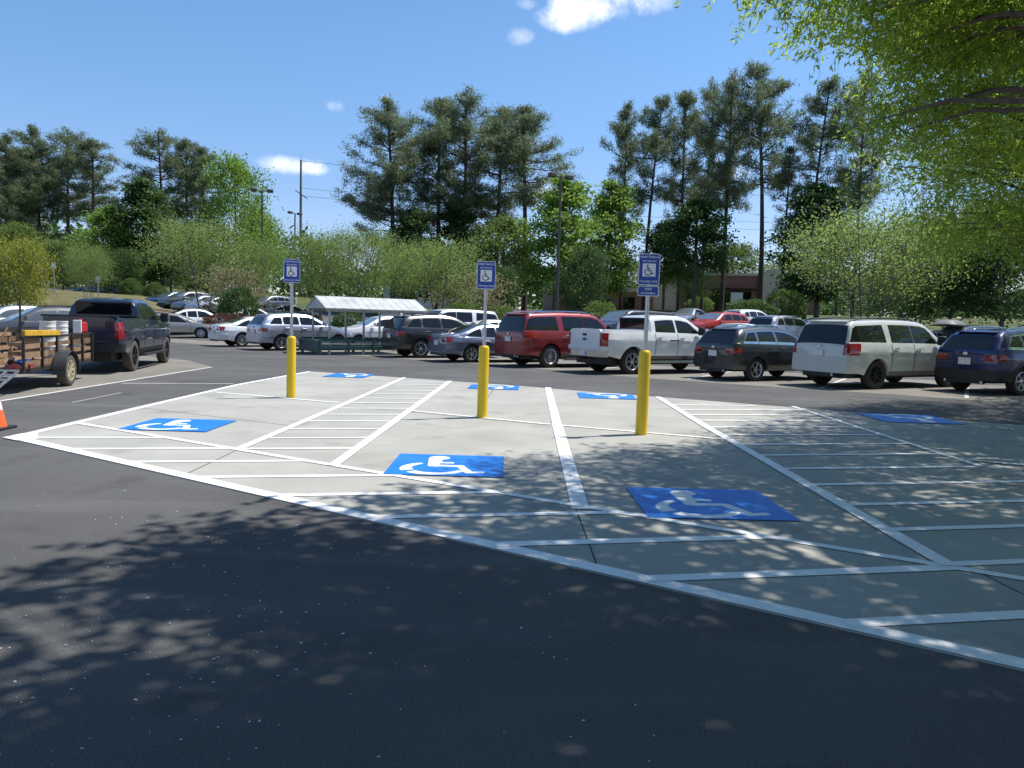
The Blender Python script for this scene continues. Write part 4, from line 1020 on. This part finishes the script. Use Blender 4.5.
far('sedan', M['p_white'], 486, 322.5, 39, 212, 'white sedan roof between the middle sign post and the red suv', 'parked_sedan', cat='sedan', detail=3)
far('large_suv', M['p_black'], 628, 315.5, 39, 212, 'black suv nosed up against the red suv', 'parked_suv', cat='suv', detail=3)
far('sedan', M['p_white'], 733, 326, 36, 212, 'white sedan half hidden behind the small black crossover', 'parked_sedan', cat='sedan', detail=3)
far('crossover', M['p_orange'], 716, 320.5, 46, 216, 'orange red suv facing the camera behind the white pickup', 'parked_suv', group=GT, cat='suv', detail=3)
far('crossover', M['p_white'], 752, 316.5, 50, 36, 'white suv right of the orange red one in the farther row', 'parked_suv', group=GT, cat='suv')
far('crossover', M['p_silver'], 787, 325, 40, 34, 'silver suv with a dark rear window left of the long white suv', 'parked_suv', cat='suv')
far('sedan', M['p_white'], 916, 328, 31, 212, 'white sedan beyond the nose of the long white suv', 'parked_sedan', cat='sedan', detail=3)
t_ = far('crossover', M['p_grey'], 962, 331, 31, 212, 'grey suv in the shade with a roof box, behind the blue suv', 'parked_suv', cat='suv', detail=3)
for mat, px, ty, Y, hd, kind, lb in [
   (M['p_white'], 252, 313.5, 52, 60, 'sedan', 'white sedan seen from behind left of the leftmost sign post'),
   (M['p_grey'], 291, 309, 60, 40, 'sedan', 'grey sedan half hidden by the leftmost sign post'),
   (M['p_silver'], 214, 296, 66, 236, 'sedan', 'pale silver sedan at the right end of the far left row'),
   (M['p_slate'], 200, 292.5, 67, 236, 'sedan', 'blue grey sedan second from the right in the far left row'),
   (M['p_grey'], 185, 289.5, 69, 236, 'crossover', 'grey suv in the far left row beside the round bushes'),
   (M['p_blue'], 171, 290.5, 71, 236, 'sedan', 'dark blue sedan just right of the round bushes'),
   (M['p_slate'], 268, 297, 72, 236, 'crossover', 'slate suv in shade behind the lamp post on the left'),
   (M['p_white'], 2, 281, 58, 200, 'sedan', 'pale sedan under the yellow-green tree at the left edge'),
   (M['p_silver'], 4, 291, 50, 200, 'sedan', 'silver sedan at the left edge below the pale one'),
   (M['p_blue'], 98, 284, 84, 200, 'sedan', 'dark car in the shade beyond the grass bank'),
   (M['p_white'], 742, 321, 56, 236, 'sedan', 'white sedan in the farthest row before the brick shop'),
   (M['p_silver'], 688, 321, 60, 236, 'sedan', 'silver sedan in the farthest row left of the orange red suv'),
   (M['p_black'], 822, 327, 42, 56, 'sedan', 'black sedan roof between the silver suv and the olive tree'),
   (M['p_silver'], 400, 315, 52, 236, 'crossover', 'silver suv in shade under the trees behind the cart shelter')]:
    far(kind, mat, px, ty, Y, hd, lb, 'parked_car', GT, 'car', detail=3)
# roof box
X, zr = at(948, 327, 30.6)
rb = thing('roof_box', 'dark grey roof box strapped on top of the grey suv', 'roof box', (X+.1, 30.7, tzf(X, 30.6)+1.66), R(48))
m = MB(); P = [[(x, y*(1-.1*abs(x)**4), .02+.2*(1-abs(y/.45)**4)*(1-abs(x/.95)**6)) for y in np.linspace(-.44, .44, 9)] for x in np.linspace(-.93, .93, 13)]
Q = [[(p[0], p[1], .0) for p in r] for r in P]; m.solid(P, Q).build('shell', M['grey_plastic'], rb, True)
MB().box((.5, 0, -.03), (.06, 1.2, .04)).build('crossbar', M['black_plastic'], rb); MB().box((-.5, 0, -.03), (.06, 1.2, .04)).build('crossbar', M['black_plastic'], rb)

# ------------------------------------------------------------ dark blue pickup with trailer
h = R(102); c = CARS['pickup']
X, Y = gp(132.8, 371.3); pl = (X-(c.hw-.1)*math.sin(h), Y+(c.hw-.1)*math.cos(h), 0)
tk = vehicle('pickup', M['p_navy'], 'dark navy crew-cab pickup towing the wooden trailer', 'pickup truck', pl, h, 'pickup_truck', trim='black_plastic', tyre='tyre_dusty', rim='rim_dark', spokes=6, wiper=False)
MB().box((-1.2+.05, .0, 1.455), (.14, 1.75, .05)).build('tailgate_cap', M['black_plastic'], tk, bevel=.012)
MB().box((.68, 0, 1.46), (.06, 1.7, .06)).build('bed_rail', M['black_plastic'], tk, bevel=.012)
# trailer: local x forward, origin on the ground under the axle centre
hw_ = .80
X, Y = gp(66.8, 386); ht = R(101); tl = (X-(hw_+.17)*math.sin(ht), Y+(hw_+.17)*math.cos(ht), 0)
tr = thing('utility_trailer', 'wood sided utility trailer loaded with buckets and crates, hitched behind the navy pickup', 'trailer', tl, ht)
xa, xb = -1.75, 2.05
MB().box(((xa+xb)/2, 0, .47), (xb-xa, hw_*2, .05)).build('floor', M['wood'], tr)
fm = MB()
for sd in (-1, 1):
    fm.box(((xa+xb)/2, sd*hw_, .43), (xb-xa, .05, .09)); fm.box(((xa+xb)/2, sd*(hw_+.0), 1.06), (xb-xa, .045, .045))
    for x in (xa+.02, -.85, -.1, .75, 1.4, xb-.02): fm.box((x, sd*(hw_+.035), .76), (.05, .04, .64))
for x in (xa, xb): fm.box((x, 0, .43), (.06, hw_*2+.04, .09))
fm.box((xb, 0, 1.06), (.045, hw_*2, .045)); fm.bar((xb, -.5, .42), (xb+1.0, 0, .42), .08); fm.bar((xb, .5, .42), (xb+1.0, 0, .42), .08); fm.box((0, 0, .36), (.07, 1.6, .07))
fm.bar((xa, -hw_, 1.06), (xa-.0, -hw_, 1.75), .03); 
fm.build('frame', M['steel_dark'], tr, bevel=.006)
for sd in (-1, 1):
    sm_ = MB()
    for k, zc in enumerate((.55, .72, .90)):
        for q in range(3): sm_.box((xa+.66+q*1.25, sd*(hw_-.005), zc+random.uniform(-.012, .012)), (1.235, .022, random.uniform(.085, .125)), Matrix.Rotation(random.uniform(-.012, .012), 3, 'Y'))
    sm_.build('side_boards', M['wood'], tr)
sm_ = MB()
for zc in (.56, .71, .86, .99): sm_.box((xb-.02, 0, zc), (.022, hw_*2-.06, .115))
sm_.build('front_boards', M['wood'], tr)
for sd in (-1, 1):
    wheel_parts(tr, (0, sd*(hw_+.17), .335), .335, .19, sd, M['tyre_dusty'], M['rim_tan'], 8)
    P = [[(.42*math.cos(q), sd*(hw_+.04+w_), .335+.42*math.sin(q)) for q in np.linspace(-.15, math.pi+.15, 19)] for w_ in (0, .13, .26)]
    Q = [[(.405*(p[0]/.42), p[1], .335+(p[2]-.335)*.405/.42) for p in r] for r in P]
    f_ = MB().solid(P, Q); 
    f_.build('fender', M['fender'], tr, True, angle=50)
    MB().box((xa-.03, sd*(hw_-.12), .52), (.05, .2, .09)).build('tail_lamp', M['tail_red'], tr, bevel=.012)
    MB().box((xa+.25, sd*(hw_+.075), .52), (.2, .05, .08)).build('side_lamp', M['tail_red'], tr, bevel=.012)
rm = MB(); 
for y in np.linspace(-hw_+.04, hw_-.04, 9): rm.bar((xa-.03, y, .44), (xa-1.25, y, .10), .035)
for x in np.linspace(0, 1, 6): rm.bar((xa-.03-1.22*x, -hw_+.02, .45-.34*x), (xa-.03-1.22*x, hw_-.02, .45-.34*x), .04)
rm.build('ramp', M['galv'], tr)
def on_trailer(x, y, z): 
    p = Matrix.Rotation(ht, 3, 'Z') @ Vector((x, y, 0)); return (tl[0]+p.x, tl[1]+p.y, z)
def bucket_stack(x, y, z0, n, label):
    t = thing('bucket_stack', label, 'buckets', on_trailer(x, y, z0), ht)
    for k in range(n):
        MB().lathe([(0, .0), (.125, .0), (.145, .20), (.155, .205), (.155, .225), (.148, .23), (.15, .30), (.157, .305), (.157, .33), (.14, .33), (.13, .05), (0, .05)], 20, 'Z', (0, 0, k*.105)).build('bucket', M['bucket'], t, True)
bucket_stack(.35, -.5, .50, 6, 'left stack of white buckets standing in the trailer')
bucket_stack(1.05, -.5, .50, 6, 'right stack of white buckets standing in the trailer near its middle')
t = thing('fuel_can', 'red and white can on the front rail of the trailer', 'can', on_trailer(1.93, -.62, 1.085), ht)
MB().box((0, 0, .12), (.38, .2, .24)).build('body', M['red_plastic'], t, bevel=.03); MB().box((-.2, 0, .14), (.06, .18, .3)).build('label_panel', M['bucket'], t, bevel=.015); MB().tube([(-.1, 0, .24), (-.1, 0, .3), (.1, 0, .3), (.1, 0, .24)], .015, 8).build('handle', M['red_plastic'], t)
t = tag(MB().box((0, 0, 0), (1.75, .1, .11)).build('yellow_board', M['level_yellow'], None, bevel=.01), 'long yellow board lying on the near rail of the trailer', 'board'); t.location = on_trailer(-.8, -hw_-.0, 1.14); t.rotation_euler = (0, R(1), ht)
def crate(x, y, z, s, label, rz=0):
    t = thing('wooden_crate', label, 'crate', on_trailer(x, y, z), ht+rz, 'wooden crates in the trailer'); a, b, c_ = s
    for k in range(3):
        zz = .04+k*(c_-.06)/2
        MB().box((0, b/2, zz), (a, .018, .075)).box((0, -b/2, zz), (a, .018, .075)).box((a/2, 0, zz), (.018, b-.02, .075)).box((-a/2, 0, zz), (.018, b-.02, .075)).build('slat_ring', M['wood2'], t)
    m = MB(); m.box((0, 0, .01), (a-.02, b-.02, .018))
    for sx in (-1, 1):
        for sy in (-1, 1): m.box((sx*(a/2-.03), sy*(b/2-.03), c_/2), (.035, .035, c_))
    m.build('crate_frame', M['wood2'], t)
crate(-.55, -.45, .50, (.6, .45, .42), 'pale wooden crate inside the trailer just behind the wheel')
crate(-1.35, .1, .50, (.55, .5, .55), 'pale wooden crate at the open rear of the trailer', .2)
crate(-.3, .35, .50, (.7, .5, .6), 'tall wooden crate on the far side of the trailer')
t = thing('white_tub', 'small white tub hung inside the front of the trailer', 'tub', on_trailer(1.62, -.66, .66), ht)
MB().box((0, 0, .12), (.24, .16, .24)).build('body', M['bucket'], t, bevel=.025); MB().box((0, 0, .25), (.27, .19, .03)).build('lid', M['bucket'], t, bevel=.01)
t = thing('tool_heap', 'dark tools and bundled cables heaped at the rear of the trailer', 'tools', on_trailer(-1.2, -.4, .5), ht)
MB().tube([(-.3, -.1, .08), (.3, .1, .12)], .05, 8).build('roller', M['steel_dark'], t); MB().tube([(-.35, .2, .05), (-.2, .1, .5), (-.1, .0, .75)], .018, 8).build('tool_shaft', M['wood2'], t)
MB().lathe([(.1, .0), (.17, .05), (.1, .1), (.05, .05), (.1, 0)], 20, 'Z', (.1, -.2, .02)).build('cable_coil', M['blue_paint'], t, True)

# ------------------------------------------------------------ cart shelter
cx, cy = gp(327, 355); hc = R(33)
cs = thing('cart_shelter', 'shopping cart shelter with a pale gabled metal roof over green rails', 'cart shelter', (cx, cy, 0), hc)
L_, W_ = 4.3, 2.2
for x in (.12, 1.6, 3.2, L_-.12):
    for y in (.06, W_-.06): MB().box((x, y, .98), (.08, .08, 1.94)).build('post', M['galv'], cs, bevel=.01)
P = [[(x, y, zz) for y, zz in ((-.2, 1.92), (W_/2, 2.42), (W_+.2, 1.92))] for x in (-.15, L_+.15)]; Q = [[(p[0], p[1], p[2]-.05) for p in r] for r in P]
roof = MB().solid(P, Q).build('roof', M['canopy'], cs)
sm_ = MB()
for k in range(13):
    x = -.1+k*(L_+.2)/12
    for y0_, y1_ in ((-.2, W_/2), (W_+.2, W_/2)): sm_.bar((x, y0_, 1.922), (x, y1_, 2.422), .03, .014)
sm_.build('roof_ribs', M['canopy'], roof)
for x in (-.1, L_+.1):
    m = MB(); m.prism([(-.1, 1.9), (W_+.1, 1.9), (W_/2, 2.36)], -.012, .012); m.v = [(x+p[2], p[0], p[1]) for p in m.v]; m.build('gable_panel', M['canopy'], cs)
m = MB().box((L_/2, -.02, 1.84), (L_+.1, .05, .12)).box((L_/2, W_+.02, 1.84), (L_+.1, .05, .12)); m.build('eave_beam', M['galv'], cs)
for y in (-.05, W_+.05):
    MB().box((L_/2-.1, y, .30), (L_+.5, .08, .16)).box((L_/2-.1, y, .62), (L_+.5, .08, .1)).build('bumper_rail', M['corral_green'], cs, bevel=.02)
    MB().box((L_/2-.1, y-.01, .45), (L_+.4, .05, .06)).build('pale_rail', M['galv'], cs, bevel=.01)
for x in (-.3, .9, 2.0, 3.2, L_+.1):
    for y in (-.05, W_+.05): MB().box((x, y, .32), (.1, .1, .64)).build('rail_post', M['corral_green'], cs, bevel=.015)
MB().box((-.41, W_/2, .36), (.1, W_+.2, .5)).build('end_rail', M['corral_green'], cs, bevel=.015)

# ------------------------------------------------------------ lamp posts, utility pole, buildings
def lamp_post(px, topy, Y, label, heads=2, rz=0, r=.125):
    X, zt_, zb = base_top(px, topy, Y); Hh = zt_-zb
    t = thing('lamp_post', label, 'lamp post', (X, Y, zb), rz, 'parking lot lamp posts')
    MB().tube([(0, 0, -.1), (0, 0, Hh-.15)], [r, r*.65], 10).build('pole', M['polebrown'], t, True)
    MB().lathe([(.26, -.1), (.26, .7), (.22, .75), (0, .75)], 18).build('pole_base', M['kerb'], t, True)
    for s in ((-1, 1) if heads == 2 else (1,)):
        MB().bar((0, 0, Hh-.2), (s*.55, 0, Hh-.2), .06).build('arm', M['polebrown'], t)
        MB().box((s*.75, 0, Hh-.15), (.55, .42, .28)).build('lamp_head', M['lamp'], t, bevel=.05)
    return t
lamp_post(561, 174, 55, 'tall bronze double-headed lamp post behind the red suv', 2, .6)
lamp_post(262, 189, 74, 'double-headed lamp post left of the leftmost sign', 2, .3)
lamp_post(295, 212, 96, 'farther lamp post in front of the utility pole', 2, 1.0)
lamp_post(616, 212, 105, 'thin distant lamp post just right of the bright green trees', 1, .3)
X, zt_, zb = base_top(301, 160, 140)
up = thing('utility_pole', 'tall thin utility pole rising alone against the sky on the left', 'utility pole', (X, 140, zb))
hh = zt_-zb; MB().tube([(0, 0, -.2), (0, 0, hh)], [.3, .17], 10).build('pole', M['utility'], up, True)
MB().bar((-1.0, 0, hh*.78), (1.2, 0, hh*.72), .15).build('cross_arm', M['utility'], up)
MB().tube([(0, 0, hh), (0, 0, hh+1.0)], .05, 6).build('finial', M['galv'], up)
X2, z2, zb2 = base_top(1350, 190, 150)
up2 = thing('utility_pole', 'utility pole far to the right carrying the other end of the wires', 'utility pole', (X2, 150, zb2)); MB().tube([(0, 0, -.2), (0, 0, z2-zb2)], [.3, .17], 10).build('pole', M['utility'], up2, True)
for k, (f0, f1, yo) in enumerate(((.995, .99, 0), (.80, .80, .4), (.74, .74, -.4))):
    pts = []
    for j in range(25):
        u = j/24; pts.append((X+(X2-X)*u, 140+10*u+yo, (zb+hh*f0)*(1-u)+(zb2+(z2-zb2)*f1)*u-6.5*4*u*(1-u)*.6))
    tag(MB().tube(pts, .03, 5).build('power_line', M['wire'], None), ['topmost power line sagging from the tip of the utility pole', 'middle power line slung from the left end of the utility pole arm', 'lowest power line slung from the right end of the utility pole arm'][k], 'power line', 'power lines')
X, zc, zb = base_top(735, 285, 95)
bd = thing('brick_shop', 'single-storey brick shop with cream panels beyond the pine trunks', 'shop', (X, 95, zb), R(-12))
Wd = 20
MB().box((0, 5, 2.3), (Wd, 10, 4.8)).build('wall', M['brick'], bd)
MB().box((0, 5, 4.78), (Wd+.3, 10.3, .3)).build('parapet', M['stucco'], bd)
for x, w_ in ((-8.5, 3.2), (4.2, 3.0)): MB().box((x, -.12, 2.8), (w_, .3, 5.2)).build('cream_panel', M['stucco'], bd)
for x in (-4.6, -1.8, .8, 7.6):
    f = MB().box((x, -.05, 1.5), (2.3, .16, 2.4)).build('window', M['glass'], bd); MB().box((x, -.1, 2.75), (2.5, .2, .12)).box((x, -.1, .28), (2.5, .2, .1)).build('frame', M['grey_plastic'], f)
MB().box((-1.8, -.6, 3.0), (9, 1.2, .15)).build('awning', M['steel_dark'], bd)
MB().box((.2, -1.2, 1.6), (1.4, .08, 1.9)).build('notice_panel', M['plate'], bd)
X, zc, zb = base_top(605, 287, 92)
b2 = thing('brick_house', 'low brick building with a flat grey roof right of the dark evergreen', 'building', (X, 92, zb), R(8))
MB().box((0, 4, 1.2), (12, 8, 2.6)).build('wall', M['brick'], b2); MB().box((0, 4, 2.75), (12.8, 8.8, .5)).build('roof', M['stucco'], b2)
for x in (-3, 0, 3): MB().box((x, -.02, 1.2), (1.4, .1, 1.4)).build('window', M['glass'], b2)
X, zc, zb = base_top(428, 278, 105)
b3 = thing('white_house', 'white sided house glimpsed through the olive trees left of the middle sign', 'house', (X, 105, zb), R(20))
MB().box((0, 4, 2.0), (9, 8, 4.4)).build('wall', M['siding'], b3); m = MB(); m.prism([(-4.9, 4.2), (4.9, 4.2), (0, 6.4)], -.5, 8.5); m.v = [(p[0], p[2], p[1]) for p in m.v]; m.build('roof', M['roof_grey'], b3)
for x in (-2.4, .2, 2.6): MB().box((x, -.02, 2.2), (1.1, .1, 1.5)).build('window', M['glass'], b3)
def sign_small(px, topy, Y, label):
    X, zt_, zb = base_top(px, topy, Y); t = thing('small_sign', label, 'sign', (X, Y, zb), 0)
    MB().tube([(0, 0, -.1), (0, 0, zt_-zb)], .045, 8).build('post', M['galv'], t, True); MB().box((0, -.06, zt_-zb-.3), (.4, .02, .5)).build('plate', M['sign_white'], t)
sign_small(54, 262, 68, 'white post with a small plate at the top of the grass bank')
sign_small(98, 276, 66, 'short white sign on the grass bank right of the olive tree')
# grass bank and planting beds
def bank(x, y): return .02+.8*sm(60, 67, y)*sm(-56, -50, x)*(1-sm(-34, -29, x))*(1-.5*sm(72, 84, y))
terrain_patch('grass_bank', lambda x, y: -58 < x < -26 and 58 < y < 86, M['dry_grass'], bank, (-58, -26), (58, 86), 2)
terrain_patch('grass_verge', lambda x, y: .5*x+.866*y > 62 and not (-58 < x < -26 and y < 86), M['grass'], .03, (-160, 160), (20, 250), 4)
for nm, s0, s1, x0, x1 in (('planting_bed', 39.2, 41.2, -36, 26),):
    terrain_patch(nm, lambda x, y: s0 < .5*x+.866*y < s1, M['mulch'], .12, (x0, x1), (24, 70), .5)
kb = MB()
for s in (39.0, 41.4):
    for k in range(40):
        u = -36+k*1.6; p = []
        for uu in (u, u+1.58): x = uu; y = (s-.5*x)/.866; p.append((x, y, tzf(x, y)+.05))
        kb.bar(p[0], p[1], .18, .26)
struct(kb.build('kerb', M['kerb']))

# ------------------------------------------------------------ sky, sun, camera
w = bpy.data.worlds.new('World'); scene.world = w; w.use_nodes = True; nt = w.node_tree; nt.nodes.clear()
out = N(nt, 'ShaderNodeOutputWorld'); bg = N(nt, 'ShaderNodeBackground'); sky = N(nt, 'ShaderNodeTexSky'); sky.sky_type = 'NISHITA'; sky.sun_disc = False
sky.sun_elevation = SUN_EL; sky.sun_rotation = SUN_AZ; sky.air_density = 1.0; sky.dust_density = .3; sky.ozone_density = 2.0; sky.altitude = 200
tc = N(nt, 'ShaderNodeTexCoord'); col = sky.outputs[0]
hsv = N(nt, 'ShaderNodeHueSaturation'); hsv.inputs['Saturation'].default_value = SKY_SAT; hsv.inputs['Value'].default_value = SKY_VAL; nt.links.new(col, hsv.inputs['Color']); col = hsv.outputs[0]
sep = N(nt, 'ShaderNodeSeparateXYZ'); nt.links.new(tc.outputs['Generated'], sep.inputs[0]); hr_ = N(nt, 'ShaderNodeMapRange', interpolation_type='SMOOTHSTEP'); nt.links.new(sep.outputs['Z'], hr_.inputs['Value']); hr_.inputs['From Max'].default_value = .36
col = mixc(nt, col, mixc(nt, (.74, .70, .86), (1, 1, 1), hr_.outputs[0]), 1.0, 'MULTIPLY')
nz = N(nt, 'ShaderNodeTexNoise'); nz.inputs['Scale'].default_value = 15; nz.inputs['Detail'].default_value = 8; nz.inputs['Roughness'].default_value = .62; nt.links.new(tc.outputs['Generated'], nz.inputs['Vector'])
def vdot(v):
    d = N(nt, 'ShaderNodeVectorMath', operation='DOT_PRODUCT'); nt.links.new(tc.outputs['Generated'], d.inputs[0]); d.inputs[1].default_value = v; return d.outputs['Value']
def mth(op, a, b=None, c=None):
    n = N(nt, 'ShaderNodeMath', operation=op)
    for i, v in enumerate((a, b, c)):
        if v is None: continue
        if isinstance(v, (int, float)): n.inputs[i].default_value = v
        else: nt.links.new(v, n.inputs[i])
    return n.outputs[0]
for (px, py, rx, ry, amp, op) in CLOUDS:
    d = Vector(ray(px, py)).normalized(); r_ = d.cross(Vector((0, 0, 1))).normalized(); u_ = r_.cross(d)
    a = mth('DIVIDE', vdot(r_), rx/FPX); b = mth('DIVIDE', vdot(u_), ry/FPX)
    rr = mth('ADD', mth('MULTIPLY', a, a), mth('MULTIPLY', b, b)); fr = mth('GREATER_THAN', vdot(d), 0)
    v = mth('ADD', mth('SUBTRACT', 1.0, rr), mth('MULTIPLY', mth('SUBTRACT', nz.outputs['Fac'], .5), amp))
    mr = N(nt, 'ShaderNodeMapRange', interpolation_type='SMOOTHSTEP'); nt.links.new(v, mr.inputs['Value']); mr.inputs['From Min'].default_value = .0; mr.inputs['From Max'].default_value = 1.9; mr.inputs['To Max'].default_value = op
    f = mth('MULTIPLY', mr.outputs[0], fr)
    col = mixc(nt, col, CLOUD_COL, f)
nt.links.new(col, bg.inputs['Color']); bg.inputs['Strength'].default_value = SKY_STR; nt.links.new(bg.outputs[0], out.inputs[0])
sl_ = bpy.data.lights.new('sun', 'SUN'); sl_.energy = SUN_STR; sl_.angle = R(.65); sl_.color = (1, .955, .88)
so = bpy.data.objects.new('sun', sl_); COL.objects.link(so); so.rotation_euler = Vector(-SUN).to_track_quat('-Z', 'Y').to_euler()
cd = bpy.data.cameras.new('camera'); cam = bpy.data.objects.new('camera', cd); COL.objects.link(cam); scene.camera = cam
cd.sensor_width = 36; cd.lens = FPX/1024*36; cd.clip_end = 2000; cd.clip_start = .05
cam.matrix_world = Matrix.Translation((0, 0, H_CAM)) @ Matrix.Rotation(R(90)-PITCH, 4, 'X') @ Matrix.Rotation(ROLL, 4, 'Z')
scene.view_settings.view_transform = 'Standard'; scene.view_settings.look = 'None'; scene.view_settings.gamma = 1; scene.view_settings.exposure = EXPOSURE
scene.render.engine = 'CYCLES'; scene.cycles.max_bounces = 6; scene.cycles.transparent_max_bounces = 6
